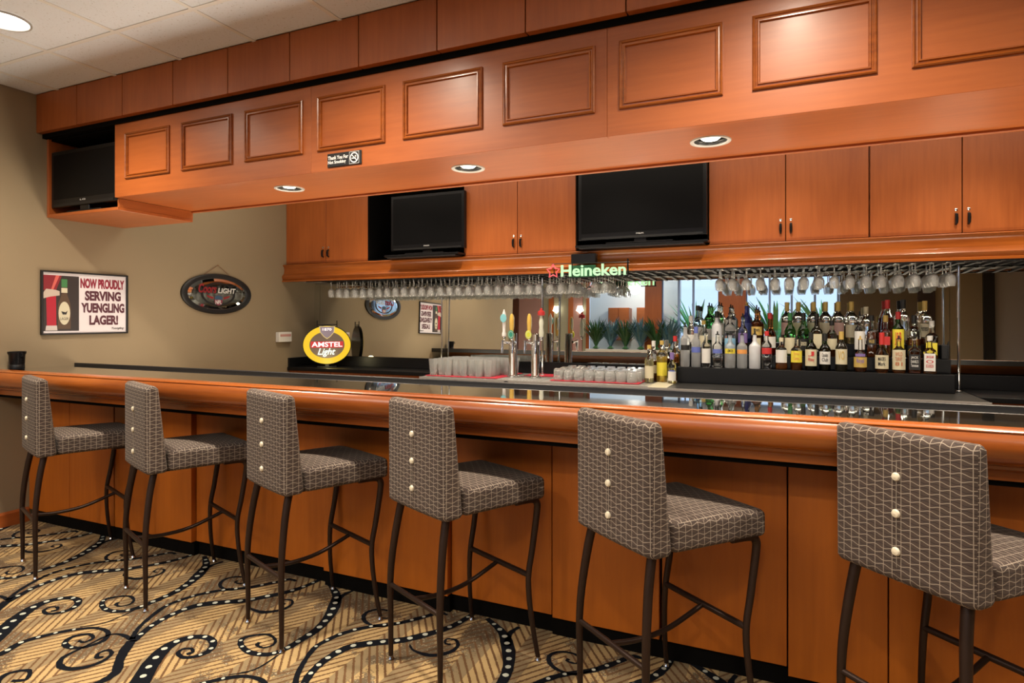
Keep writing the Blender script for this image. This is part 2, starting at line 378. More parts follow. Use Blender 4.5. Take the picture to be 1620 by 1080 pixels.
for i, x in enumerate((-5.15, -4.55)):
    t = thing('wall_sconce', ('flower-shaped wall lamp reflected just right of the beer taps, the left one', 'flower-shaped wall lamp reflected just right of the beer taps, the right one')[i], 'lamp', (x, -3.32, 2.02))
    b = MB(); b.poly([((.10 if k % 2 else .075)*math.sin(k*PI/5), 0, (.10 if k % 2 else .075)*math.cos(k*PI/5)) for k in range(10)])
    b.rings([[((.10 if k % 2 else .075)*math.sin(k*PI/5), 0, (.10 if k % 2 else .075)*math.cos(k*PI/5)) for k in range(10)],
             [(.4*(.10 if k % 2 else .075)*math.sin(k*PI/5), .07, .4*(.10 if k % 2 else .075)*math.cos(k*PI/5)) for k in range(10)]])
    b.build('shade', lamp_m, t); MB().tube([(0, -.08, 0), (0, 0, 0)], .02).build('arm', chrome, t)

# ------------------------------------------------------------ the bar
RX = 2.9
bar = thing('bar_counter', 'long wooden bar with glossy black top and rounded wooden front rail', 'bar', (LX, 2.6, 0))
def bl(mb, name, m, **kw):           # mesh given in world coordinates, child of the bar
    mb.v = [(x-LX, y-2.6, z) for x, y, z in mb.v]; return mb.build(name, m, bar, **kw)
bl(MB().box(LX, RX, 2.30, 2.89, 1.045, 1.07), 'countertop', counter, bevel=.003)
bl(MB().box(LX, RX, 2.875, 2.90, 1.03, 1.086), 'back_lip', black, bevel=.003)
rail = [(2.34, 1.071), (2.34, 1.082), (2.262, 1.082), (2.254, 1.077), (2.256, 1.071), (2.249, 1.064), (2.242, 1.050), (2.238, 1.032), (2.240, 1.012), (2.248, .994), (2.262, .981),
        (2.283, .972), (2.305, .969), (2.312, .964), (2.314, .955), (2.335, .950), (2.340, .944), (2.340, .916), (2.42, .916), (2.42, 1.044), (2.34, 1.046)]
bl(MB().prism_x(rail, LX, RX), 'front_rail', wood_rail, smooth=True)
bl(MB().box(LX, RX, 2.36, 2.88, .895, .93).box(LX, RX, 2.626, 2.64, 0.02, .93), 'carcass', blackgap)
fr = [(-4.86, -4.403, 2.575), (-4.403, -3.941, 2.575), (-3.941, -3.235, 2.575), (-3.235, -2.246, 2.607), (-2.246, -1.485, 2.575), (-1.485, -.963, 2.607),
      (-.963, -.48, 2.585), (-.48, 0, 2.585), (0, .33, 2.568), (.33, .95, 2.568), (.95, 1.45, 2.585), (1.45, 2.1, 2.568), (2.1, 2.9, 2.585)]
WIDE = (-3.941, -2.246, -.963, -.48)
for x0, x1, y in fr:
    zb = .056 if x0 >= 0 else .0825
    bl(MB().box(x0+(.006 if x0 in WIDE else .0025), x1-(.006 if x1 in WIDE else .0025), y, 2.625, zb, .858), 'front_panel', wood_bar, bevel=.0015)
    bl(MB().box(x0, x1, y+.018, 2.63, 0, zb-.001), 'kick_plate', blackgap)
bl(MB().box(LX, RX, 2.64, 2.87, .35, .37).box(LX, RX, 2.64, 2.87, .08, .10), 'inner_shelf', laminate)

# ------------------------------------------------------------ canopy over the bar
can = thing('bar_canopy', 'cherry wood canopy above the bar with moulded panels and downlights', 'canopy', (LX, 2.7, 2.2))
def cl(mb, name, m, parent=None, **kw):
    mb.v = [(x-LX, y-2.7, z-2.2) for x, y, z in mb.v]; return mb.build(name, m, parent or can, **kw)
ux = [-4.86, -4.402, -3.932, -3.457, -2.991, -2.518, -2.048, -1.574, -1.102, -.634, -.16, .31, .78, 1.25, 1.72, 2.19, 2.66]
cl(MB().box(LX, 2.9, 2.66, 2.70, 2.70, CZ).box(-4.08, 2.9, 2.70, 3.25, 2.24, 2.26).box(-4.08, 2.9, 3.25, 3.27, 2.24, CZ), 'backing', blackgap)
for a, b in zip(ux, ux[1:]):
    cl(MB().box(a+.003, b-.003, 2.62, 2.66, 2.73, CZ-.001), 'upper_panel', wood_z, bevel=.001)
for a, b in ((-4.08, -2.41), (-2.41, -.73), (-.73, .96), (.96, 2.9)):
    cl(MB().box(a+.0006, b-.0006, 2.67, 2.70, 2.219, 2.71), 'fascia_board', wood_x, bevel=.0008)
# underside with recessed downlight openings
LIT = [-2.817, -1.565, -.32, .93, 2.2]; LY = 2.93
def holed(x0, x1, y0, y1, z, holes, r):
    b = MB(); x = x0
    for hx in holes:
        s_ = r*1.25; b.box(x, hx-s_, y0, y1, z, z+.02)
        b.box(hx-s_, hx+s_, y0, LY-s_, z, z+.02); b.box(hx-s_, hx+s_, LY+s_, y1, z, z+.02)
        n = 24; n0 = len(b.v)
        for k in range(n):
            a = 2*PI*k/n; c, d = math.cos(a), math.sin(a); q = s_/max(abs(c), abs(d))
            b.v += [(hx+r*c, LY+r*d, z), (hx+q*c, LY+q*d, z)]
        for k in range(n):
            p, q = n0+2*k, n0+2*((k+1) % n); b.f.append((p, p+1, q+1, q))
        x = hx+s_
    b.box(x, x1, y0, y1, z, z+.02); return b
cl(holed(-4.08, 2.9, 2.70, 3.245, 2.22, LIT, .078), 'underside_board', wood_x)
cl(MB().box(-4.08, 2.9, 3.245, 3.27, 2.207, 2.30), 'back_edge_strip', wood_x, bevel=.002)
def frame_ring(x0, x1, z0, z1, y):
    prof = [(0, 0), (.001, .009), (.006, .013), (.011, .009), (.013, .004), (.019, .005), (.022, .011), (.027, .011), (.030, 0)]
    R = [[(x0+d, y-h, z0+d), (x1-d, y-h, z0+d), (x1-d, y-h, z1-d), (x0+d, y-h, z1-d)] for d, h in prof]
    return MB().rings(R, False, False)
for a, b in ((-3.969,-3.546),(-3.438,-3.006),(-2.905,-2.465),(-2.362,-1.913),(-1.803,-1.346),(-1.238,-.784),(-.675,-.242),(-.13,.307),(.416,.86),(.98,1.42),(1.53,1.98),(2.09,2.55)):
    cl(frame_ring(a, b, 2.33, 2.63, 2.67), 'panel_moulding', wood_rail)
# television box at the canopy's left end
tb = thing('television_cabinet', 'open wooden box for a television at the left end of the canopy', 'cabinet', (LX, 2.69, 2.14))
b = MB(); W, H, D = .78, .57, .57
MB().box(0, W, 0, D, 0, .022).build('bottom_board', wood_x, tb, bevel=.002)
MB().box(0, .02, 0, D, .022, H).build('side_board', wood_z, tb, bevel=.001); MB().box(W-.02, W, .012, D, .022, .078).build('side_board', wood_y, tb)
MB().box(W-.02, W-.001, .0, D, .08, H).build('partition', blackgap, tb)
MB().box(.02, W-.02, D-.02, D, .022, H).box(.02, W-.02, .02, D-.02, H-.02, H).build('lining', blackgap, tb)
def television(x, y, z, w_, h_, label, logo, stand=True):
    t = thing('television', label, 'television', (x, y, z))
    z0 = .045 if stand else .0
    MB().box(-w_/2, w_/2, 0, .05, z0, h_).build('bezel', plastic, t, bevel=.006, seg=2)
    MB().box(-w_/2+.028, w_/2-.028, -.001, .003, z0+.055, h_-.028).build('screen', screen, t)
    MB().box(-w_/2+.03, w_/2-.03, -.003, .004, z0+.006, z0+.022).build('speaker_grille', black, t)
    if stand:
        MB().box(-.05, .05, .01, .04, .01, .08).box(-w_*.26, w_*.26, (-.05 if w_ > .75 else 0), .14, 0, .014).build('stand', plastic, t, bevel=.004)
    text(logo, (-.03, .03, z0+.032, z0+.043), flat('logo_silver', (.5, .5, .5)), t, -.001, 'maker_logo', .02)
    return t
television(-4.475, 2.705, 2.163, .72, .445, 'dark television inside the open box at the canopy left end', 'LG', True)
# no smoking sign
t = thing('no_smoking_sign', 'small black sign thanking guests for not smoking on the canopy', 'sign', (-2.177, 2.668, 2.273))
MB().box(-.114, .114, -.005, 0, -.037, .037).build('plate', black, t, bevel=.004, seg=2)
wsg = flat('sign_white', (.85, .85, .85))
text('Thank You For', (-.108, .028, .002, .022), wsg, t, -.0055, bold=.02); text('Not Smoking', (-.108, .012, -.026, -.003), wsg, t, -.0055, bold=.02)
b = MB(); cx_, cz_ = .068, 0
b.rings([[(cx_+r*math.cos(2*PI*k/28), -.0065, cz_+r*math.sin(2*PI*k/28)) for k in range(28)] for r in (.022, .028)], False, False)
b.poly([(cx_-.019, -.0066, .016), (cx_-.016, -.0066, .019), (cx_+.019, -.0066, -.016), (cx_+.016, -.0066, -.019)])
b.poly([(cx_-.016, -.0064, -.006), (cx_+.012, -.0064, -.006), (cx_+.012, -.0064, -.001), (cx_-.016, -.0064, -.001)])
for q in range(2): b.poly([(cx_+.004+q*.006, -.0064, .002), (cx_+.007+q*.006, -.0064, .002), (cx_+.009+q*.004, -.0064, .012), (cx_+.006+q*.004, -.0064, .012)])
for x0, x1, z0, z1 in ((.036, .100, .031, .0325), (.036, .100, -.0325, -.031), (.036, .0375, -.032, .032), (.0985, .100, -.032, .032)):
    b.poly([(x0, -.0062, z0), (x1, -.0062, z0), (x1, -.0062, z1), (x0, -.0062, z1)])
b.build('emblem', wsg, t)
# downlights
ring_m = mat('pale_ring', (.55, .53, .50), .3)
cone_m = mat('black_baffle', (.03, .028, .026), .3)
def downlight(x, y, z, r, label, group, power, recess=True):
    t = thing('ceiling_light', label, 'light', (x, y, z), 0, group)
    b = MB()
    if recess:
        b.rings([[(rr*math.cos(2*PI*k/28), rr*math.sin(2*PI*k/28), h) for k in range(28)] for rr, h in ((r+.011, 0), (r+.009, -.005), (r-.003, -.005), (r-.007, .0))], False, False)
        b.build('trim_ring', ring_m, t, smooth=True)
        c = MB(); pr = []
        for q in range(9): pr += [(r-.007-.0028*q, .0+.010*q), (r-.011-.0028*q, .004+.010*q)]
        c.rings([[(rr*math.cos(2*PI*k/28), rr*math.sin(2*PI*k/28), h) for k in range(28)] for rr, h in pr], False, False)
        c.build('baffle', cone_m, t)
        MB().lathe([(.001, .004), (.034, .006), (.046, .016), (.048, .095)], 20).build('lamp', lamp_m, t, smooth=True)
        s_ = light('SPOT', (x, y, z-.004), power, (1, .82, .60), spot_size=math.radians(120), spot_blend=.9, shadow_soft_size=.035)
    else:
        b.rings([[(rr*math.cos(2*PI*k/32), rr*math.sin(2*PI*k/32), h) for k in range(32)] for rr, h in ((r+.012, 0), (r+.01, -.008), (r, -.008), (r-.002, -.003))], False, False)
        b.build('trim_ring', steel_d, t, smooth=True)
        MB().lathe([(r, -.001), (r-.01, -.006), (.002, -.008)], 32).build('lens', lamp_m, t, smooth=True)
        s_ = light('SPOT', (x, y, z-.03), power, (1, .86, .68), spot_size=math.radians(150), spot_blend=1, shadow_soft_size=.06)
    return t
for i, x in enumerate(LIT):
    downlight(x, LY, 2.22, .08, ('recessed downlight in the canopy underside nearest the no smoking sign', 'recessed downlight in the canopy underside above the beer taps',
              'recessed downlight in the canopy underside above the large television', 'recessed downlight in the canopy, first beyond the right frame edge', 'recessed downlight in the canopy, far right end')[i],
              'canopy downlights', SPOT_SOFFIT)
for i, x in enumerate((-3.80, -1.88, .04, 1.96)):
    downlight(x, 1.89, CZ-.003, .115, ('round bright ceiling lamp at the top left corner', 'round ceiling lamp over the third stool, above the frame', 'round ceiling lamp over the sixth stool, above the frame', 'round ceiling lamp beyond the right frame edge')[i],
              'lounge ceiling lamps', SPOT_CEIL, False)
for x in (-3.4, -2.45, -1.3, -.1, 1.1, 2.2):
    light('SPOT', (x, 4.25, 2.96), SPOT_BACK, (1, .86, .66), spot_size=math.radians(110), spot_blend=.8, shadow_soft_size=.05)

# ------------------------------------------------------------ back bar wall cabinets
Y0, ZB, ZT = 5.03, 1.985, CZ-.01
def handle(parent, x):
    MB().tube([(x, Y0-.022-5.03+0, .065), (x, -.042, .072), (x, -.045, .10), (x, -.042, .128), (x, -.022, .135)], [.007, .009, .010, .009, .007], 8).build('handle', plastic, parent, smooth=True)
    o = MB().lathe([(.009, 0), (.009, .004), (.004, .006)], 12).build('lock', chrome, parent); o.rotation_euler = (PI/2, 0, 0); o.location = (x, -.022, .163)
def upper_cab(x0, x1, xm, label, hx):
    t = thing('wall_cabinet', label, 'cabinet', (x0, Y0, ZB), 0, None)
    W = x1-x0
    MB().box(0, W, .0, .37, 0, ZT-ZB).build('carcass', wood_z, t)
    for k, (a, b_) in enumerate(((0, xm-x0), (xm-x0, W))):
        d = MB().box(a+.003, b_-.003, -.022, -.001, .006, ZT-ZB-.01).build('door', wood_z, t, bevel=.0015)
        handle(d, (xm-x0)+(-.035 if k == 0 else .035))
    MB().box(xm-x0-.004, xm-x0+.004, -.003, 0, 0, ZT-ZB).build('gap', blackgap, t)
    return t
upper_cab(-4.86, -3.80, -4.325, 'two-door wooden wall cabinet at the left wall', 0)
upper_cab(-2.72, -1.64, -2.183, 'two-door wooden wall cabinet between the two televisions', 0)
upper_cab(-.56, .525, -.013, 'two-door wooden wall cabinet right of the large television', 0)
upper_cab(.53, 1.62, 1.069, 'two-door wooden wall cabinet at the right edge above the bottles', 0)
upper_cab(1.62, 2.7, 2.16, 'two-door wooden wall cabinet beyond the right edge', 0)
def niche(x0, x1, label):
    t = thing('television_niche', label, 'niche', (x0, Y0, ZB)); W = x1-x0
    MB().box(0, .012, -.02, .37, 0, ZT-ZB).box(W-.012, W, -.02, .37, 0, ZT-ZB).box(.012, W-.012, .35, .37, 0, ZT-ZB).box(.012, W-.012, -.02, .35, 0, .012).box(.012, W-.012, -.02, .35, .80, .82).build('lining', blackgap, t)
niche(-3.80, -2.72, 'black open niche holding the smaller back bar television')
niche(-1.64, -.56, 'black open niche holding the large back bar television')
def tray(x0, x1, y0, y1, z, label):
    t = thing('television_shelf', label, 'shelf', (x0, y0, z))
    MB().box(0, x1-x0, 0, y1-y0, 0, .018).build('board', plastic, t, bevel=.003)
    MB().box(.03, x1-x0-.03, .005, .14, -.012, 0).build('bracket', black, t)
tray(-3.50, -2.70, 4.86, 5.36, 1.999, 'black pull-out shelf under the smaller back bar television')
tray(-1.60, -.55, 4.86, 5.36, 1.999, 'black pull-out shelf under the large back bar television')
television(-3.085, 4.95, 2.018, .80, .57, 'medium black television on the left back bar shelf', 'PHILIPS')
television(-1.08, 4.93, 2.018, 1.03, .66, 'large black television on the back bar shelf over the taps', 'PHILIPS')
corn = [(5.03, 1.98), (4.965, 1.98), (4.960, 1.972), (4.975, 1.955), (4.982, 1.93), (4.975, 1.885), (4.955, 1.868), (4.945, 1.85), (4.955, 1.83), (4.962, 1.822), (4.948, 1.815), (4.948, 1.800), (5.03, 1.800)]
corn = [(y, z+.003) for y, z in corn]
t = thing('cabinet_cornice', 'moulded wooden cornice running under the wall cabinets', 'cornice', (LX, 5.0, 1.8))
MB().prism_x([(y-5.0, z-1.8) for y, z in corn], 0, 2.8-LX).build('moulding', wood_rail, t, smooth=True)
MB().box(0, 2.8-LX, .03, .43, .012, .182).build('soffit_board', mat('grey_underside', (.30, .27, .24), .5), t)
# rack for stemmed glasses
t = thing('glass_rack', 'black wire rack for stemmed glasses under the wall cabinets', 'rack', (LX, 5.0, 1.79))
for k in range(70):
    x = .52+k*.1
    if x > 7.4: break
    MB().box(x-.012, x+.012, -.02, .38, 0, .004).box(x-.002, x+.002, -.02, .38, .004, .02).build('rail', black, t)
MB().box(.3, 7.5, -.024, -.018, .004, .016).box(.3, 7.5, .37, .376, .004, .016).build('cross_wire', black, t)
# hanging glasses
hg = [(.034, 0), (.033, -.003), (.010, -.006), (.0042, -.012), (.0038, -.072), (.010, -.080), (.027, -.096), (.034, -.118), (.033, -.140), (.027, -.170), (.0262, -.170),
      (.0318, -.140), (.0328, -.118), (.026, -.098), (.008, -.084), (.001, -.083)]
hgm = MB().lathe(hg, 14).mesh('wine_glass', barglass, True)
def hang(x, y, label, group):
    o = obj('wine_glass', hgm, None, loc=(x, y, 1.806)); tag(o, label, 'glass', group)
for k in range(30):
    x = LX+.57+k*.1
    if k in (27,): continue
    for j in range(4):
        if abs(x+2.02) < .06 and j in (1, 2): continue
        hang(x+random.uniform(-.006, .006), 5.045+.083*j+random.uniform(-.006, .006), 'stemmed glass hanging upside down in the dense rack left of the neon sign', 'hanging glasses, dense left run')
for k in range(16):
    x = LX+.57+(k+38)*.1
    for j in range(3 if k not in (2, 8) else 2):
        hang(x+random.uniform(-.006, .006), 5.05+.1*j+random.uniform(-.008, .008), 'stemmed glass hanging upside down in the sparse rack above the bottles', 'hanging glasses, sparse right run')

# ------------------------------------------------------------ mirror, counter, backsplash
mir = thing('back_bar_mirror', 'wide mirror in several panes behind the back bar', 'mirror', (LX, 5.42, 1.012))
mir.rotation_euler[0] = -.021
for a, b in zip([-4.86, -4.776, -3.15, -2.0, -.996, 1.083, 2.7], [-4.776, -3.15, -2.0, -.996, 1.083, 2.7]):
    MB().box(a-LX+.0015, b-LX-.0015, 0, .005, 0, .795).build('mirror_pane', mirror_m, mir)
bc = thing('back_counter', 'low back bar counter with black laminate top on wooden cabinets', 'counter', (LX, 5.1, 0))
def bk(mb, name, m, **kw):
    mb.v = [(max(x, LX+.002)-LX, y-5.1, z) for x, y, z in mb.v]; return mb.build(name, m, bc, **kw)
bk(MB().box(LX, -3.0, 5.02, 5.42, .87, .905), 'worktop', laminate, bevel=.003)
bk(MB().box(LX, 2.7, 5.40, 5.42, .905, 1.01).box(LX+.001, LX+.02, 5.03, 5.40, .905, 1.0), 'backsplash', laminate, bevel=.002)
bk(MB().box(1.14, 2.7, 4.9, 5.42, .87, .905), 'worktop', laminate, bevel=.003)
for k, (a, b) in enumerate(((LX, -4.3), (-4.3, -3.7), (-3.7, -3.05), (-3.05, -2.2), (-2.2, -1.0), (-1.0, .1), (.1, 1.13), (1.13, 1.9), (1.9, 2.7))):
    bk(MB().box(a+.003, b-.003, 5.05, 5.40, .08, (.868 if b < -3 or a > 1.1 else .856)), 'cabinet_front', wood_z, bevel=.002)
bk(MB().box(LX, 2.7, 5.08, 5.40, 0, .08), 'kick_plate', blackgap)
# stainless beer station
bs = thing('beer_station', 'stainless steel beer cooler top with drip area carrying taps and glasses', 'cooler', (-3.0, 4.7, 0))
MB().box(0, 2.03, 0, .70, .86, .900).build('steel_top', steel, bs, bevel=.003)
MB().box(-.003, 2.033, -.004, 0, .862, .902).build('front_edge', steel_d, bs)
MB().box(.02, 2.01, .04, .35, .06, .86).build('cooler_body', black, bs)
o = MB().lathe([(.022, 0), (.022, .003)], 18).build('badge', black, bs); o.rotation_euler = (PI/2, 0, 0); o.location = (.85, -.004, .881); o.scale = (1.1, .6, 1)
b = MB()
for k in range(14): b.box(.74+k*.03, .752+k*.03, .05, .42, .900, .903)
b.build('drip_grate', steel_d, bs)
rs = thing('service_counter', 'steel-edged service counter in front of the bottle steps', 'counter', (-.965, 4.62, 0))
MB().box(.006, .15, .01, .77, .902, .906).build('lit_patch', mat('pale_lit_patch', (.62, .58, .44), .35), rs, bevel=.001)  # pool of light on the worktop, put in as a thin pale sheet
MB().box(0, 2.1, 0, .78, .87, .902).build('worktop', mat('dark_steel_top', (.075, .073, .07), .3, .5), rs, bevel=.002)
MB().box(0, 2.1, -.004, 0, .868, .904).build('front_edge', steel_d, rs)
MB().box(.02, 2.08, .05, .43, .06, .868).build('cooler_body', black, rs)
# red mats
def rmat(x, y, w_, d, label):
    o = MB().box(0, w_, 0, d, 0, .004).build('bar_mat', redmat, None, bevel=.001, loc=(x, y, .9045)); tag(o, label, 'mat')
rmat(-2.98, 4.76, .72, .56, 'red bar mat under the tall straight glasses')
rmat(-1.80, 4.80, .74, .52, 'red bar mat under the short upturned glasses')
rmat(-2.16, 5.10, .30, .22, 'small red bar mat behind the beer taps')
pg = MB().lathe([(.030, 0), (.042, .146), (.0405, .146), (.0285, .010), (.001, .009)], 16).mesh('pint_glass', barglass, True)
for i in range(9):
    for j in range(6):
        x = -2.92+.077*i; y = 4.80+.086*j+.02*(i % 2)
        if x > -2.32 and y < 5.0: continue
        o = obj('pint_glass', pg, None, loc=(x, y, .909)); tag(o, 'tall straight beer glass in the block left of the taps', 'glass', 'beer glasses left of the taps')
rg = MB().lathe([(.041, 0), (.043, .03), (.040, .080), (.034, .094), (.001, .095), (.001, .088), (.031, .084), (.0375, .074), (.040, .03), (.0385, 0)], 16).mesh('tumbler', barglass, True)
for i in range(8):
    for j in range(5):
        o = obj('tumbler', rg, None, loc=(-1.74+.088*i+.02*(j % 2), 4.85+.09*j, .909)); tag(o, 'short upturned glass on the red mat right of the taps', 'glass', 'upturned glasses right of the taps')
# chrome posts
for x, y, z0, r, lab in ((-3.16, 5.355, .905, .006, 'thin chrome post before the mirror behind the tall glasses'), (-2.02, 5.2, .905, .011, 'chrome post rising behind the beer taps'), (1.09, 5.2, .905, .009, 'chrome post at the right end of the bottle steps')):
    t = thing('chrome_post', lab, 'post', (x, y, z0)); MB().tube([(0, 0, 0), (0, 0, .887)], r, 12).build('tube', chrome, t, smooth=True)
    MB().lathe([(r*2.4, 0), (r*2.4, .005), (r*1.2, .012)], 16).build('flange', chrome, t, smooth=True)
# beer towers and tap handles
def tower(x, y, label):
    t = thing('beer_tower', label, 'beer tap', (x, y, .904))
    MB().lathe([(.055, 0), (.055, .008), (.040, .014), (.037, .020), (.037, .375), (.034, .383), (.001, .385)], 24).build('column', chrome, t, smooth=True)
    for s_ in (-1, 1):
        f = MB().tube([(s_*.035, -.02, .30), (s_*.045, -.06, .305), (s_*.05, -.11, .31)], .013, 10).tube([(s_*.05, -.11, .325), (s_*.05, -.115, .26), (s_*.05, -.125, .215)], [.014, .012, .009], 10).build('faucet', chrome, t, smooth=True)
    return t
tower(-2.21, 4.97, 'chrome beer tower with blue-topped and green-badged handles')
tower(-2.00, 4.98, 'chrome beer tower with yellow-badged and red-topped handles')
c_white = flat('handle_white', (.72, .70, .70), .25); c_cyan = flat('handle_cyan', (.22, .55, .62), .3); c_gold = flat('handle_gold', (.62, .40, .08), .3)
c_green = flat('badge_green', (.03, .28, .20), .3); c_lime = flat('badge_lime', (.62, .66, .05), .3); c_red = flat('handle_red', (.45, .03, .03), .3); c_ivory = flat('handle_ivory', (.60, .62, .52), .3)
def tap(x, y, z, kind, label):
    t = thing('tap_handle', label, 'tap handle', (x, y, z), math.atan2(-x, y))
    MB().lathe([(.011, 0), (.013, .02), (.008, .03)], 14).build('ferrule', chrome, t, smooth=True)
    if kind == 'white':
        MB().lathe([(.018, .028), (.020, .05), (.013, .07), (.015, .14), (.019, .21), (.012, .235), (.003, .262)], 16).build('grip', c_white, t, smooth=True)
        o = MB().lathe([(.001, -.012), (.026, -.010), (.028, 0), (.026, .010), (.001, .012)], 20).build('badge', c_cyan, t, smooth=True); o.rotation_euler = (PI/2, 0, 0); o.scale = (1, 1.35, 1); o.location = (-.006, -.018, .185)
    elif kind in ('gold', 'goldlime'):
        MB().lathe([(.010, .028), (.013, .05), (.018, .10), (.020, .16), (.016, .205), (.008, .222), (.001, .225)], 14).build('grip', c_gold, t, smooth=True)
        MB().lathe([(.008, .09), (.012, .12), (.012, .19), (.004, .215)], 12, (.010, .004, 0)).build('side_grip', c_ivory, t, smooth=True)
        o = MB().lathe([(.001, -.008), (.028, -.007), (.030, 0), (.028, .007), (.001, .008)], 20).build('badge', c_green if kind == 'gold' else c_lime, t, smooth=True); o.rotation_euler = (PI/2, 0, 0); o.scale = (.9, 1.25, 1); o.location = (-.008, -.022, .045)
        b = MB(); b.rings([[(-.008+q*.9*math.cos(a*PI/10), -.031, .045+q*1.25*math.sin(a*PI/10)) for a in range(20)] for q in (.019, .022)], False, False)
        b.build('badge_ring', c_ivory, t)
    else:
        MB().lathe([(.018, .028), (.022, .06), (.017, .11), (.020, .15), (.012, .19), (.010, .21)], 16).build('grip', c_ivory, t, smooth=True)
        MB().lathe([(.014, .205), (.030, .21), (.032, .23), (.028, .245), (.012, .25), (.010, .268), (.002, .272)], 18).build('top_cap', c_red, t, smooth=True)
tap(-2.242, 4.855, 1.235, 'white', 'white tap handle with a pale blue oval top')
tap(-2.169, 4.855, 1.235, 'gold', 'gold tap handle with a green badge')
tap(-2.010, 4.865, 1.235, 'goldlime', 'gold tap handle with a lime yellow badge')
tap(-1.90, 4.865, 1.235, 'red', 'pale tap handle with a red cap')

# ------------------------------------------------------------ bottle steps and bottles
ST = [(5.06, 1.03), (5.175, 1.13), (5.285, 1.225)]
t = thing('bottle_steps', 'black three-step riser full of liquor bottles', 'riser', (-.81, 5.06, .903))
for k, (y, z) in enumerate(ST): MB().box(0, 1.85, y-5.06, .34, (0 if k == 0 else ST[k-1][1]-.903)+.0005, z-.903).build('step', laminate, t, bevel=.003)
CL = clear
G = dict(clear=clear, frost=mat('frosted_glass', (.78, .80, .82), .28, Transmission_Weight=.75, IOR=1.4), green=glass('green_glass', (.10, .42, .12)), dgreen=glass('dark_green_glass', (.05, .12, .03)),
         blue=glass('pale_blue_glass', (.55, .80, .92)), dblue=mat('deep_blue_glass', (.03, .04, .22), .1), white=mat('white_frosted_bottle', (.72, .74, .78), .3, Transmission_Weight=.2), dark=mat('near_black_glass', (.012, .010, .006), .06),
         amber=glass('amber_glass', (.55, .22, .04)))
L_ = dict(amber=mat('whiskey', (.42, .13, .015), .05, Transmission_Weight=.75, IOR=1.35), dkamber=mat('dark_rum', (.13, .03, .006), .05, Transmission_Weight=.3), yellow=mat('yellow_liqueur', (.85, .62, .08), .05, Transmission_Weight=.6, IOR=1.35),
          pale=mat('pale_wine', (.80, .75, .42), .05, Transmission_Weight=.8, IOR=1.35), clear=glass('clear_spirit', (.97, .98, 1), 0, 1.33), red=mat('red_liqueur', (.22, .012, .008), .05, Transmission_Weight=.3))
_lm = {}
def lab(c):
    if c not in _lm: _lm[c] = mat('paper_label', c, .5)
    return _lm[c]
CR, WH, YE, BK, RD, BL, OR, GD, PU, GN, LB, PK = (.66,.60,.42), (.74,.73,.70), (.80,.68,.06), (.012,.012,.012), (.55,.03,.03), (.12,.16,.50), (.75,.32,.08), (.55,.38,.10), (.22,.15,.40), (.05,.25,.08), (.25,.50,.72), (.62,.40,.36)
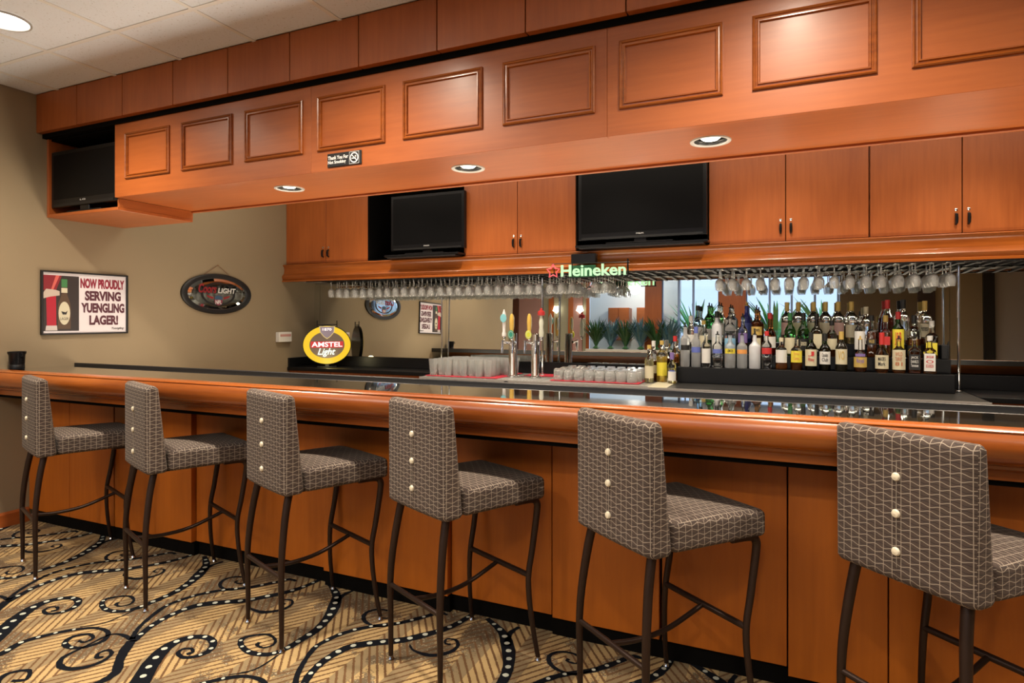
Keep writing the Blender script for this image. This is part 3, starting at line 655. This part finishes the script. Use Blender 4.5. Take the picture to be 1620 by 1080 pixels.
def bottle(x, y, z, h, r, kind, gl, liq, lvl, lb, cap, label, txt=None, tcol=BK, label2=None):
    t = thing('liquor_bottle', label, 'bottle', (x, y, z+.0005), math.atan2(-x, y))
    n = .0145; sq = None
    if kind == 'std': prof = [(r*.92, 0), (r, .006), (r, .60*h), (r*.9, .655*h), (r*.5, .72*h), (n, .77*h), (n*.92, .955*h)]; bt = .60
    elif kind == 'wine': prof = [(r*.92, 0), (r, .006), (r, .58*h), (r*.85, .64*h), (r*.45, .72*h), (n, .78*h), (n*.95, .955*h)]; bt = .58
    elif kind == 'square': prof = [(r*.90, 0), (r*.94, .006), (r*.94, .58*h), (r*.80, .63*h), (r*.42, .68*h), (n, .74*h), (n*.92, .955*h)]; sq = .60*h; bt = .58
    elif kind == 'squat': prof = [(r*.75, 0), (r*.95, .02), (r, .25*h), (r*.96, .42*h), (r*.7, .55*h), (r*.32, .64*h), (n, .70*h), (n*.92, .95*h)]; bt = .42
    elif kind == 'tall': prof = [(r*.92, 0), (r, .006), (r, .66*h), (r*.85, .70*h), (r*.45, .75*h), (n, .80*h), (n*.92, .955*h)]; bt = .66
    elif kind == 'taper': prof = [(r, 0), (r, .01), (r*.97, .40*h), (r*.85, .58*h), (r*.5, .72*h), (n, .82*h), (n*.92, .955*h)]; bt = .42
    MB().lathe(prof, 20, sq=sq).build('glass_body', G[gl], t, smooth=True)
    if liq:
        top = lvl*h; ip = [(q*.90, zz+.004) for q, zz in prof if zz < top-.01]; ip.append((ip[-1][0]*.985, max(top, ip[-1][1]+.002)))
        MB().lathe(ip, 16, sq=sq).build('liquid', L_[liq], t, smooth=True)
    if lb:
        c, a0, a1 = lb; f = .94 if kind == 'square' else 1.0
        rr = r*f+.0012; b = MB(); R = []
        w_ = 1.15 if kind != 'square' else .72
        for zz in (a0*h, a1*h):
            R.append([])
            for k in range(11):
                th = -PI/2+(k/10-.5)*2*w_
                if kind == 'square':
                    R[-1].append(((k/10-.5)*2*r*.80, -rr, zz))
                else: R[-1].append((rr*math.cos(th), rr*math.sin(th), zz))
        b.rings(R, False, False, False); b.build('label', lab(c), t)
        if txt:
            ww = r*.52; lines = txt.split('/'); H = (a1-a0)*h*.74; zt = a0*h+(a1-a0)*h*.88; hh = H/len(lines)
            for i, s_ in enumerate(lines): text(s_, (-ww, ww, zt-hh*(i+1)+hh*.22, zt-hh*i), lab(tcol), t, -rr-.0004, 'label_print', .01, thick=.0002)
    if label2:
        c, a0, a1 = label2; b = MB(); R = [[((r+.002)*math.cos(-PI/2+(k/8-.5)*1.5), (r+.002)*math.sin(-PI/2+(k/8-.5)*1.5), zz) for k in range(9)] for zz in (a0*h, a1*h)]
        b.rings(R, False, False, False); b.build('label', lab(c), t)
    if cap:
        c, ch = cap
        if ch < 0:     # speed pourer
            MB().lathe([(n*1.1, .95*h), (n*1.15, .965*h), (.006, .985*h), (.0045, 1.06*h)], 10).build('pourer', lab(c), t, smooth=True)
        else:
            MB().lathe([(n*1.12, (1-ch)*h), (n*1.15, h*.995), (n*.9, h), (.001, h)], 14).build('cap', lab(c), t, smooth=True)
    return t
def AX(px, y):       # x of a frontal column at distance y
    u = (px-810)/977; return y*(-.4075+u*.9132)/(.9132+u*.4075)
T1 = [  # px, height, radius, kind, glass, liquid, level, label, cap, description, text, text colour, second label
 (1084,.335,.036,'tall','frost',None,0,(BK,.40,.52),(BK,-1),'tall frosted bottle with a round dark label, first on the lowest step'),
 (1101,.32,.036,'std','frost',None,0,(BL,.36,.50),(BL,.16),'frosted bottle with a blue cap and blue script label on the lowest step'),
 (1117,.285,.035,'std','clear','clear',.5,(WH,.12,.52),(BK,-1),'clear bottle with a large white label and black pourer on the lowest step'),
 (1135,.27,.038,'std','clear','clear',.45,(BL,.42,.54),(BK,-1),'clear bottle with dark blue lettering on the lowest step'),
 (1155,.27,.040,'std','frost',None,0,(YE,.42,.56),(BK,-1),'frosted bottle with a yellow band on the lowest step','LEMON',BK),
 (1174,.27,.038,'std','frost',None,0,(OR,.42,.54),(BK,-1),'frosted bottle with an orange band on the lowest step'),
 (1194,.275,.042,'std','white',None,0,None,(BK,-1),'plain white frosted bottle on the lowest step'),
 (1213,.29,.037,'std','clear','clear',.55,(RD,.40,.56),(RD,.12),'clear bottle with red cap and round red label on the lowest step'),
 (1236,.24,.041,'std','clear','amber',.22,(WH,.22,.78*.8),(CR,.12),'clear bottle with white label above an amber base on the lowest step',None,BK),
 (1260,.24,.040,'std','clear','amber',.42,(YE,.24,.60),(BK,-1),'amber bottle with a bright yellow label on the lowest step','Jose/Cuervo',OR),
 (1283,.285,.041,'wine','dgreen','dkamber',.6,(CR,.12,.55),(BK,.2),'dark wine-shaped bottle with a cream label and small red figure','J/Whiskey',RD),
 (1305,.275,.038,'wine','dgreen','dkamber',.6,(WH,.18,.52),(BK,.2),'dark bottle with a white label second among the wine-shaped bottles','Canadian/Club',BK),
 (1331,.29,.040,'wine','dark',None,0,(CR,.18,.56),(GD,.2),'near-black bottle with a cream label and golden neck on the lowest step','VO',GD),
 (1361,.245,.050,'squat','clear','dkamber',.4,(GD,.14,.44),(GD,-1),'squat round dark bottle with a purple and gold oval label','Royal',PU,(PU,.46,.54)),
 (1395,.285,.050,'squat','clear','amber',.35,(CR,.10,.44),(RD,.30),'wide bottle with a red waxed neck and cream label','MAKER\'S/Mark',BK),
 (1422,.25,.042,'std','clear','amber',.3,(CR,.10,.66),(BK,-1),'bottle with tall cream label and orange print between wide and square bottles','WILD/TURKEY/81',(.45,.12,.04)),
 (1447,.27,.042,'square','clear','dkamber',.45,(BK,.10,.50),(BK,-1),'square whiskey bottle with a black label and white print','JACK/DANIEL\'S/Tennessee',WH),
 (1471,.265,.041,'square','clear','amber',.3,(WH,.08,.54),(WH,.12),'square bottle with a white label, red seal and white cap','JIM BEAM/O/BOURBON',RD)]
T2 = [
 (1093,.31,.034,'std','clear','clear',.4,(WH,.3,.5),(WH,.14),'slim clear bottle with white neck behind the first frosted one'),
 (1113,.27,.034,'std','clear','pale',.4,(CR,.2,.55),(GD,.12),'small pale yellow bottle on the middle step behind the clear ones'),
 (1134,.345,.040,'tall','white',None,0,(WH,.1,.4),(BK,.15),'tall white coconut-style bottle with a black cap on the middle step'),
 (1155,.34,.046,'std','clear','clear',.5,(LB,.12,.38),(BK,-1),'large clear bottle with a light blue label on the middle step'),
 (1175,.31,.036,'std','clear','dkamber',.5,(PU,.3,.55),(BK,-1),'dark bottle with a purple label on the middle step'),
 (1197,.37,.041,'tall','amber','dkamber',.7,(GD,.42,.60),(BK,-1),'tall amber brown bottle with a gold label on the middle step','Myers',BK,(CR,.15,.36)),
 (1218,.33,.046,'squat','amber','red',.45,(WH,.18,.44),(RD,.14),'dark red rounded bottle with white framed label on the middle step'),
 (1250,.33,.040,'wine','green','yellow',.4,(CR,.05,.42),(GN,.18),'green bottle with a cream label on the middle step, the left green one'),
 (1271,.33,.040,'wine','green','dkamber',.4,(BK,.12,.40),(BK,.18),'green bottle with a black oval label on the middle step','Jameson',CR),
 (1292,.325,.043,'square','dark','dkamber',.5,(CR,.18,.52),(BK,.14),'dark brown square bottle with a cream label on the middle step'),
 (1316,.27,.036,'std','clear','amber',.3,(CR,.2,.5),(BK,.14),'small clear bottle with cream label between the dark necks'),
 (1360,.32,.035,'std','clear','clear',.3,(WH,.18,.60),(BK,-1),'clear bottle with a slanted white label behind the squat one'),
 (1379,.31,.035,'square','clear','dkamber',.6,(BK,.30,.44),(BK,.14),'square dark bottle with a slanted black label behind the squat one','WALKER',GD),
 (1401,.31,.035,'square','clear','dkamber',.6,(RD,.30,.50),(GD,.16),'square amber bottle with a slanted red label on the middle step'),
 (1421,.335,.038,'std','green','yellow',.5,(YE,.12,.62),(RD,.16),'green bottle with a bright yellow label and big red letters','J&B',RD),
 (1446,.31,.043,'std','clear','dkamber',.45,(BK,.1,.3),(BK,.2),'clear rounded bottle with black cork behind the square whiskey'),
 (1474,.27,.041,'square','clear','amber',.4,(YE,.10,.42),(WH,.14),'bottle with pale yellow label and white cap at the right end')]
T3 = [
 (1104,.30,.036,'square','blue','clear',.5,(WH,.1,.4),(BK,.14),'pale blue square bottle on the top step at the left end'),
 (1122,.305,.040,'std','green','clear',.5,(WH,.05,.35),(BK,-1),'bright green rounded bottle on the top step'),
 (1138,.31,.038,'std','clear','clear',.5,(WH,.2,.5),(BK,-1),'clear bottle with a dark pourer next to the bright green one'),
 (1156,.29,.044,'std','clear','clear',.5,(WH,.3,.62),(BK,-1),'broad clear bottle with silver print on the top step'),
 (1181,.31,.036,'std','dblue',None,0,(BL,.1,.5),(GD,-1),'deep blue bottle with golden neck on the top step'),
 (1245,.32,.043,'std','clear','clear',.4,(PK,.2,.5),(GD,.22),'clear bottle with gold neck foil on the top step, leftmost of five'),
 (1263,.32,.042,'std','clear','clear',.5,(CR,.2,.5),(GD,.22),'clear bottle with gold neck foil on the top step, second of five'),
 (1287,.32,.042,'std','clear','clear',.4,(CR,.2,.5),(GD,.22),'clear bottle with gold neck foil on the top step, third of five'),
 (1306,.32,.042,'std','clear','clear',.5,(CR,.2,.5),(GD,.22),'clear bottle with gold neck foil on the top step, fourth of five'),
 (1326,.32,.042,'std','clear','amber',.3,(PK,.2,.5),(GD,.22),'clear bottle with gold neck foil and amber drink, fifth of five'),
 (1347,.32,.042,'std','clear','pale',.4,(CR,.15,.45),(GD,.22),'pale green bottle with gold neck foil on the top step'),
 (1370,.28,.038,'std','clear','clear',.3,None,(CR,.2),'plain clear bottle with a pale stopper on the top step'),
 (1404,.33,.046,'taper','clear','red',.6,(RD,.1,.3),(RD,.2),'tapered dark red bottle with copper neck on the top step'),
 (1429,.33,.036,'std','clear','clear',.5,(CR,.1,.3),(BK,.2),'slim clear bottle with a black cap on the top step, left of the right end'),
 (1463,.32,.046,'std','clear','dkamber',.15,(CR,.18,.48),(GD,.22),'large clear cognac bottle with gold neck and cream label','Hennessy',BK)]
for T, (y, z) in zip((T1, T2, T3), ST):
    for e in T:
        px, h, r, kind, gl, liq, lvl, lb, cap, desc = e[:10]; ex = list(e[10:])
        yy = y+.055
        r = min(r, .044); bottle(AX(px, yy), yy, z, h, r, kind, gl, liq, lvl, lb, cap, desc, *ex)
for px, y, h, r, kind, gl, liq, lvl, lb, cap, desc in (
 (1027, 4.98, .30, .036, 'wine', 'clear', 'pale', .60, (CR,.12,.45), (GD,.10), 'pale yellow wine bottle standing left of the bottle steps'),
 (1034, 5.12, .33, .036, 'tall', 'clear', 'dkamber', .5, (CR,.2,.4), (WH,.14), 'brown bottle with white cap behind the pale wine bottle'),
 (1047, 5.06, .335, .042, 'tall', 'clear', 'yellow', .62, (YE,.16,.48), (GD,.10), 'bright yellow liqueur bottle left of the bottle steps'),
 (1063, 4.96, .245, .032, 'wine', 'clear', 'pale', .50, (WH,.10,.40), (PU,.22), 'small bottle with blue neck and white label left of the steps'),
 (1068, 5.20, .37, .030, 'std', 'clear', 'amber', .60, (BK,.2,.4), (RD,.12), 'amber bottle with a red-brown cap left of the steps')):
    bottle(AX(px, y), y, .903, h, r, kind, gl, liq, lvl, lb, cap, desc, None, BK, (BL, .40, .44) if px == 1063 else None)
t = thing('card_box', 'small black box with cables at the right end of the bottle steps', 'box', (1.010, 5.215, 1.1305)); MB().box(-.024, .024, -.03, .035, 0, .10).build('body', black, t, bevel=.004)
MB().tube([(.012, -.02, .1), (.018, -.028, .125), (.016, -.036, .06), (.012, -.036, .004)], .003, 6).build('cable', black, t)

# ------------------------------------------------------------ neon signs
n_green = glow('neon_green', (.55, .95, .48), 1.2); n_red = glow('neon_red', (1, .08, .09), 1.3); n_yel = glow('sign_yellow', (1, .62, .01), .95)
n_yel2 = glow('sign_pale_yellow', (1, .75, .25), .8); n_white = glow('neon_white', (.90, 1, .80), 1.6); n_redp = glow('sign_red', (.85, .03, .03), .75); n_pink = glow('neon_pink_white', (1, .85, .78), 1.5)
t = thing('neon_beer_sign', 'green neon lettering with a red star hanging from the cornice', 'neon sign', (-1.51, 4.88, 1.80))
text('Heineken', (-.210, .335, -.036, .060), n_green, t, -.02, 'neon_lettering', .018, thick=.006)
b = MB(); pts = []
for k in range(11):
    a = k*PI/5; q = .058 if k % 2 == 0 else .030; pts.append((-.282+q*math.sin(a), -.02, .012+q*math.cos(a)))
b.tube(pts, .0065, 8).build('neon_star', n_red, t, smooth=True)
MB().box(-.13, .08, -.002, .012, -.045, .055).build('backing_plate', flat('dark_green_plate', (.01, .07, .03), .4), t, bevel=.002)
MB().box(-.13, .08, -.005, .055, .075, .15).build('transformer', plastic, t, bevel=.004)
MB().tube([(-.30, 0, .075), (.36, 0, .068)], .004, 6).tube([(-.30, 0, -.045), (.36, 0, -.045)], .004, 6).tube([(.345, 0, .095), (.345, 0, -.05)], .007, 8).tube([(-.28, 0, .075), (-.28, 0, -.045)], .004, 6).tube([(-.12, .0, .15), (-.12, .0, -.04)], .004, 6).build('frame', plastic, t)
t = thing('neon_oval_sign', 'glowing yellow oval beer sign standing on the left back counter', 'neon sign', (-4.45, 5.17, .9055), math.radians(40))
def ell(a, b_, y, x=0, z=.235, n=48): return [(x+a*math.cos(2*PI*k/n), y, z+b_*math.sin(2*PI*k/n)) for k in range(n)]
MB().rings([ell(.242, .203, .02), ell(.248, .208, .0), ell(.248, .208, -.012), ell(.240, .200, -.014)], True, False).build('case', plastic, t, smooth=True)
MB().rings([ell(.240, .200, -.0145), ell(.178, .140, -.0145)], False, False).build('yellow_border', n_yel, t)
MB().poly(ell(.178, .140, -.0135)).build('centre_field', flat('sign_grey_field', (.20, .15, .12)), t)
MB().poly([(-.165, -.0145, .205), (.165, -.0145, .205), (.165, -.0145, .272), (-.165, -.0145, .272)]).build('red_band', n_redp, t)
text('AMSTEL', (-.155, .155, .214, .266), n_pink, t, -.018, 'neon_lettering', .02, thick=.003)
text('Light', (-.095, .085, .110, .200), n_white, t, -.018, 'neon_lettering', .012, .35, thick=.003)
sh = [(-.072, .425), (.072, .425), (.066, .37), (.03, .325), (0, .305), (-.03, .325), (-.066, .37)]
MB().poly([(x*1.12, -.0165, .372+(z-.372)*1.12) for x, z in sh]).build('crest_border', n_yel2, t)
MB().poly([(x, -.0175, z) for x, z in sh]).build('crest', flat('crest_grey', (.35, .30, .42)), t)
text('1870', (-.045, .045, .385, .412), n_pink, t, -.018, 'neon_lettering', .01, thick=.002)
MB().tube([(-.10, .01, .41), (-.10, .01, .49)], .005, 6).tube([(.10, .01, .41), (.10, .01, .49)], .005, 6).tube([(-.10, .01, .45), (.10, .01, .45)], .005, 6).build('bracket', plastic, t)
MB().box(-.10, .10, -.03, .05, 0, .012).box(-.02, .02, 0, .015, .01, .06).build('foot', plastic, t, bevel=.002)
light('POINT', (-4.45+.1, 5.17-.12, .96), 1.0, (1, .85, .45), shadow_soft_size=.05)

# ------------------------------------------------------------ left wall: poster, oval mirror, switch box, black cup
t = thing('framed_poster', 'framed lager poster with a bottle picture and red capital letters', 'poster', (LX, 2.96, 1.53), PI/2)
w2, h2 = .316, .232
fb = MB()
for x0, x1, z0, z1 in ((-w2, w2, h2-.012, h2), (-w2, w2, -h2, -h2+.012), (-w2, -w2+.012, -h2+.012, h2-.012), (w2-.012, w2, -h2+.012, h2-.012)): fb.box(x0, x1, -.022, 0, z0, z1)
fb.build('frame', black, t, bevel=.002)
MB().box(-w2+.01, w2-.01, -.008, -.002, -h2+.01, h2-.01).build('sheet', paper, t)
def q4(x0, x1, z0, z1, y): return MB().poly([(x0, y, z0), (x1, y, z0), (x1, y, z1), (x0, y, z1)])
q4(-.303, -.055, -.205, .200, -.0086).build('photo_field', flat('photo_dark', (.030, .022, .022)), t)
MB().poly([(-.303, -.0089, .200), (-.175, -.0089, .200), (-.215, -.0089, .09), (-.303, -.0089, .09)]).build('red_backdrop', flat('photo_red', (.22, .015, .025)), t)
MB().poly([(-.215, -.0091, .20), (-.19, -.0091, .20), (-.235, -.0091, .09), (-.25, -.0091, .09)]).build('red_stripe', flat('photo_stripe', (.60, .12, .10)), t)
MB().poly([(-.280, -.0091, .05), (-.215, -.0091, .05), (-.212, -.0091, -.17), (-.275, -.0091, -.17)]).build('beer_glass', flat('photo_beer', (.40, .01, .03)), t)
MB().poly([(-.28, -.0092, -.165), (-.208, -.0092, -.165), (-.205, -.0092, -.200), (-.285, -.0092, -.200)]).build('glass_foot', flat('photo_pale', (.55, .50, .48)), t)
MB().poly([(-.300, -.0093, .07), (-.28, -.0093, .10), (-.22, -.0093, .095), (-.19, -.0093, .085), (-.19, -.0093, .055), (-.25, -.0093, .045), (-.30, -.0093, .03)]).build('foam', flat('photo_foam', (.50, .42, .36)), t)
MB().poly([(x-.158, -.0095, z) for x, z in ((-.018, .175), (.018, .175), (.018, .10), (.02, .06), (.040, .0), (.044, -.03), (.044, -.19), (-.044, -.19), (-.044, -.03), (-.04, 0), (-.02, .06), (-.018, .10))]).build('pictured_bottle', flat('photo_brown', (.085, .05, .03)), t)
q4(-.178, -.138, .115, .175, -.0097).build('bottle_foil', flat('photo_green', (.05, .20, .07)), t)
q4(-.179, -.137, .075, .110, -.0098).build('neck_label', flat('photo_cream', (.60, .56, .42)), t)
MB().poly([(-.158+.040*math.cos(k*PI/12), -.0099, -.075+.085*math.sin(k*PI/12)) for k in range(24)]).build('bottle_label', flat('photo_cream2', (.58, .54, .40)), t)
MB().poly([(-.17, -.0101, -.085), (-.145, -.0101, -.085), (-.135, -.0101, -.055), (-.15, -.0101, -.068), (-.18, -.0101, -.06)]).build('eagle_emblem', flat('photo_black', (.02, .02, .02)), t)
text('LAGER', (-.187, -.129, -.125, -.105), flat('photo_black2', (.03, .03, .03)), t, -.0101, thick=.0002)
pr = flat('poster_red', (.24, .012, .035)); pd = flat('poster_plum', (.085, .02, .035))
text('NOW PROUDLY', (-.045, .290, .115, .190), pr, t, -.009, bold=.045); text('SERVING', (-.012, .262, .022, .097), pd, t, -.009, bold=.045)
text('YUENGLING', (-.040, .290, -.070, .005), pd, t, -.009, bold=.045); text('LAGER!', (.02, .240, -.163, -.088), pd, t, -.009, bold=.045)
text('Yuengling', (.19, .288, -.203, -.180), flat('poster_ink', (.06, .05, .05)), t, -.009, bold=0, shear=.4)
t = thing('oval_bar_mirror', 'oval black-framed beer mirror hanging from a cord on the left wall', 'wall mirror', (LX, 4.14, 1.646), PI/2)
def el2(a, b_, y, n=48): return [(a*math.cos(2*PI*k/n), y, b_*math.sin(2*PI*k/n)) for k in range(n)]
MB().rings([el2(.385, .187, 0), el2(.385, .187, -.018), el2(.370, .176, -.026), el2(.330, .148, -.024), el2(.322, .141, -.012)], True, False).build('frame', black, t, smooth=True)
MB().rings([el2(.325, .144, -.012), el2(.285, .118, -.017)], False, False).build('bevelled_edge', mirror_m, t)
smoke = mat('smoked_mirror', (.50, .52, .50), .05, 1)
MB().poly(el2(.285, .118, -.0172)).build('mirror_glass', smoke, t)
MB().rings([el2(.190, .108, -.0180), el2(.165, .094, -.0180)], False, False).build('football_outline', black, t)
cr = flat('mirror_print_red', (.22, .01, .015)); cw = flat('mirror_print_white', (.62, .62, .60))
text('Coors', (-.215, -.02, .005, .088), cr, t, -.0185, bold=.03, shear=.3); text('LIGHT', (-.005, .195, .008, .056), cw, t, -.0185, bold=.02, shear=.15)
shp = [(-.042, -.015), (0, -.005), (.042, -.015), (.045, -.07), (.03, -.09), (0, -.105), (-.03, -.09), (-.045, -.07)]
MB().poly([(x, -.0186, z-.005) for x, z in shp]).build('shield', flat('shield_maroon', (.20, .03, .06)), t)
MB().poly([(-.041, -.0190, -.022), (0, -.0190, -.012), (.041, -.0190, -.022), (.041, -.0190, -.052), (-.041, -.0190, -.052)]).build('shield_top', flat('shield_blue', (.03, .08, .14)), t)
text('NFL', (-.034, .034, -.094, -.058), cw, t, -.0192, bold=.02)
for s_ in (-1, 1): MB().poly([(s_*.055, -.0186, -.03), (s_*.13, -.0186, -.012), (s_*.12, -.0186, -.03), (s_*.06, -.0186, -.05)]).build('wing_stripe', cr, t)
MB().tube([(-.155, -.012, .170), (0, -.010, .268), (.135, -.012, .172)], .0025, 6).build('hanging_cord', flat('brown_cord', (.16, .06, .02)), t)
o = MB().lathe([(.004, 0), (.006, .01)], 8).build('nail', chrome, t); o.location = (0, 0, .266); o.rotation_euler = (PI/2, 0, 0)
t = thing('wall_switch_box', 'small white box with a red stripe on the wall beside the oval sign', 'switch box', (LX, 4.95, 1.225), PI/2)
MB().box(-.09, .09, -.05, 0, -.052, .052).build('housing', white_p, t, bevel=.006, seg=2)
MB().box(-.075, .075, -.052, -.0495, .005, .03).build('red_stripe', flat('pale_red', (.55, .28, .25)), t); MB().box(.0905, .0935, -.04, -.01, -.03, .03).build('side_button', white_p, t)
t = thing('black_caddy', 'black ribbed cup at the far left end of the bar top', 'cup', (-4.78, 2.46, 1.0705))
MB().lathe([(.040, 0), (.044, .004), (.044, .03), (.041, .035), (.044, .04), (.046, .10), (.052, .108), (.052, .122), (.044, .122), (.042, .02), (.001, .018)], 24).build('cup_body', plastic, t, smooth=True)
MB().tube([(.05, 0, .112), (.066, 0, .11), (.066, 0, .09), (.046, 0, .08)], .004, 6).build('clip', plastic, t)

# ------------------------------------------------------------ bar stools
def uvbox(me):
    uv = me.uv_layers.new(name='UVMap')
    for p in me.polygons:
        n = p.normal; ax = max(range(3), key=lambda i: abs(n[i]))
        for li in p.loop_indices:
            c = me.vertices[me.loops[li].vertex_index].co
            uv.data[li].uv = ((c.x, c.z), (c.x, c.z))[0] if ax == 1 else ((c.y+.21, c.z) if ax == 0 else (c.x, c.y))
def soft(fn, nu, nv, nw):
    """box-like closed grid: fn(u,v,w) in [-1,1]^3 -> point"""
    import bmesh
    bm = bmesh.new(); idx = {}
    def V(i, j, k):
        key = (i, j, k)
        if key not in idx: idx[key] = bm.verts.new(fn(2*i/nu-1, 2*j/nv-1, 2*k/nw-1))
        return idx[key]
    for i in range(nu):
        for j in range(nv):
            bm.faces.new((V(i,j,0), V(i,j+1,0), V(i+1,j+1,0), V(i+1,j,0))); bm.faces.new((V(i,j,nw), V(i+1,j,nw), V(i+1,j+1,nw), V(i,j+1,nw)))
    for i in range(nu):
        for k in range(nw):
            bm.faces.new((V(i,0,k), V(i+1,0,k), V(i+1,0,k+1), V(i,0,k+1))); bm.faces.new((V(i,nv,k), V(i,nv,k+1), V(i+1,nv,k+1), V(i+1,nv,k)))
    for j in range(nv):
        for k in range(nw):
            bm.faces.new((V(0,j,k), V(0,j,k+1), V(0,j+1,k+1), V(0,j+1,k))); bm.faces.new((V(nu,j,k), V(nu,j+1,k), V(nu,j+1,k+1), V(nu,j,k+1)))
    bmesh.ops.recalc_face_normals(bm, faces=bm.faces)
    me = bpy.data.meshes.new('cushion'); bm.to_mesh(me); bm.free(); me.materials.append(fab)
    uvbox(me); me.polygons.foreach_set('use_smooth', [True]*len(me.polygons)); return me
def rnd(u, v, w, hx, hy, hz, r):
    """rounded box of half sizes hx,hy,hz, corner radius r"""
    p = Vector((u*hx, v*hy, w*hz)); q = Vector((max(-hx+r, min(hx-r, p.x)), max(-hy+r, min(hy-r, p.y)), max(-hz+r, min(hz-r, p.z))))
    d = p-q
    return q+d.normalized()*r if d.length > 1e-6 else p
def g_(t, n=1): return t
def back_fn(u, v, w):
    p = rnd(u, v, w, .204, .5, .214, .010); # y handled separately
    z = .868+p.z; k = (z-.655)/.426
    th = .098-.045*k
    y = (v*.5+.5)*th
    e = 1-max(abs(u), abs(w))
    y0 = .006*(1-u*u)*(-1 if v < 0 else 0)      # slight bulge of the outer face
    edge = .010*(max(0, abs(u)-.9)*10)**2+.010*(max(0, abs(w)-.92)*12.5)**2
    y = y+(edge if v < 0 else -edge if v > 0 else 0)*abs(v)+y0*abs(v)
    sx = 1.02+.02*k-.02
    return (p.x*sx, y-.002, z)
def seat_fn(u, v, w):
    p = rnd(u, v, w, .212, .205, .052, .022)
    f = (p.y+.205)/.41
    x = p.x*(.95+.10*f); z = .708+p.z
    if w > 0: z += .014*(1-u*u)*(1-v*v)*w
    z -= .012*f*(1 if w > 0 else .2)
    return (x, .302+p.y, z)
seat_me = soft(seat_fn, 28, 28, 12); back_me = soft(back_fn, 28, 6, 30)
seat_me.name = 'seat'; back_me.name = 'backrest'
def smooth_path(pts, n=5): return catmull(pts, n)
def leg_mb(pts, r0, r1):
    Q = smooth_path(pts, 5); m = len(Q); return MB().tube(Q, [r0+(r1-r0)*(i/(m-1))**1.3 for i in range(m)], 12)
def make_stool():
    t = thing('bar_stool', 'stool', 'stool', (0, 0, 0), 0, 'bar stools along the bar')
    obj('seat', seat_me, t); bk_ = obj('backrest', back_me, t)
    MB().tube([(-.0008, -.0055, 1.065), (0, -.0085, .96), (0, -.009, .85), (0, -.0085, .74), (.0005, -.006, .665)], .0010, 6).build('seam', flat('seam_thread', (.36, .31, .25)), t) if t else None
    for z in (.958, .853, .745):
        o = MB().lathe([(.001, -.002), (.011, 0), (.0125, .004), (.010, .009), (.001, .0115)], 16).build('button', cream_b, t, smooth=True)
        o.rotation_euler = (PI/2, 0, 0); o.location = (0, -.007, z)
    for s_ in (-1, 1):
        o = leg_mb([(s_*.160, .045, .672), (s_*.168, .022, .56), (s_*.178, .004, .42), (s_*.182, -.002, .30), (s_*.181, 0, .15), (s_*.181, 0, .012)], .0165, .0095).build('leg', legm, t, smooth=True)
        o2 = leg_mb([(s_*.195, .36, .664), (s_*.200, .445, .660), (s_*.203, .470, .640), (s_*.203, .470, .60), (s_*.200, .448, .46), (s_*.200, .425, .33), (s_*.212, .432, .17), (s_*.226, .455, .012)], .0165, .0095).build('leg', legm, t, smooth=True)
        for (gx_, gy_) in ((s_*.181, 0), (s_*.226, .455)):
            MB().lathe([(.012, 0), (.014, .003), (.011, .009), (.0095, .014)], 12, (gx_, gy_, 0)).build('foot_glide', chrome, t, smooth=True)
    MB().tube([(-.182, -.002, .31), (.182, -.002, .31)], .010, 10).build('rear_stretcher', legm, t, smooth=True)
    MB().tube([(-.20, .426, .35), (.20, .426, .35)], .0115, 10).build('front_stretcher', legm, t, smooth=True)
    MB().tube(smooth_path([(0, 0, .308), (.0, .12, .292), (.0, .26, .300), (0, .425, .348)], 4), .0095, 10).build('centre_stretcher', legm, t, smooth=True)
    MB().box(-.16, .16, .06, .44, .652, .662).build('seat_plate', black, t)
    return t
s0 = make_stool()
SP = [(-3.893, 2.062, 18.9), (-2.998, 2.066, 21.2), (-2.125, 2.057, 21.7), (-1.34, 2.059, 25.1), (-.548, 2.048, 37.6), (.289, 2.062, 42.2)]
NM = ['leftmost upholstered bar stool, next to the left wall', 'second upholstered bar stool from the left wall, below the oval sign', 'third upholstered bar stool from the left wall',
      'fourth bar stool from the left wall, in front of the beer taps side', 'second bar stool from the right, turned clockwise, left of the nearest', 'nearest bar stool at the right edge, cut off by the frame']
for i, ((x, y, a), nm) in enumerate(zip(SP, NM)):
    o = s0 if i == 0 else copy_tree(s0)
    o.location = (x, y, .0035); o.rotation_euler[2] = -math.radians(a); o['label'] = nm
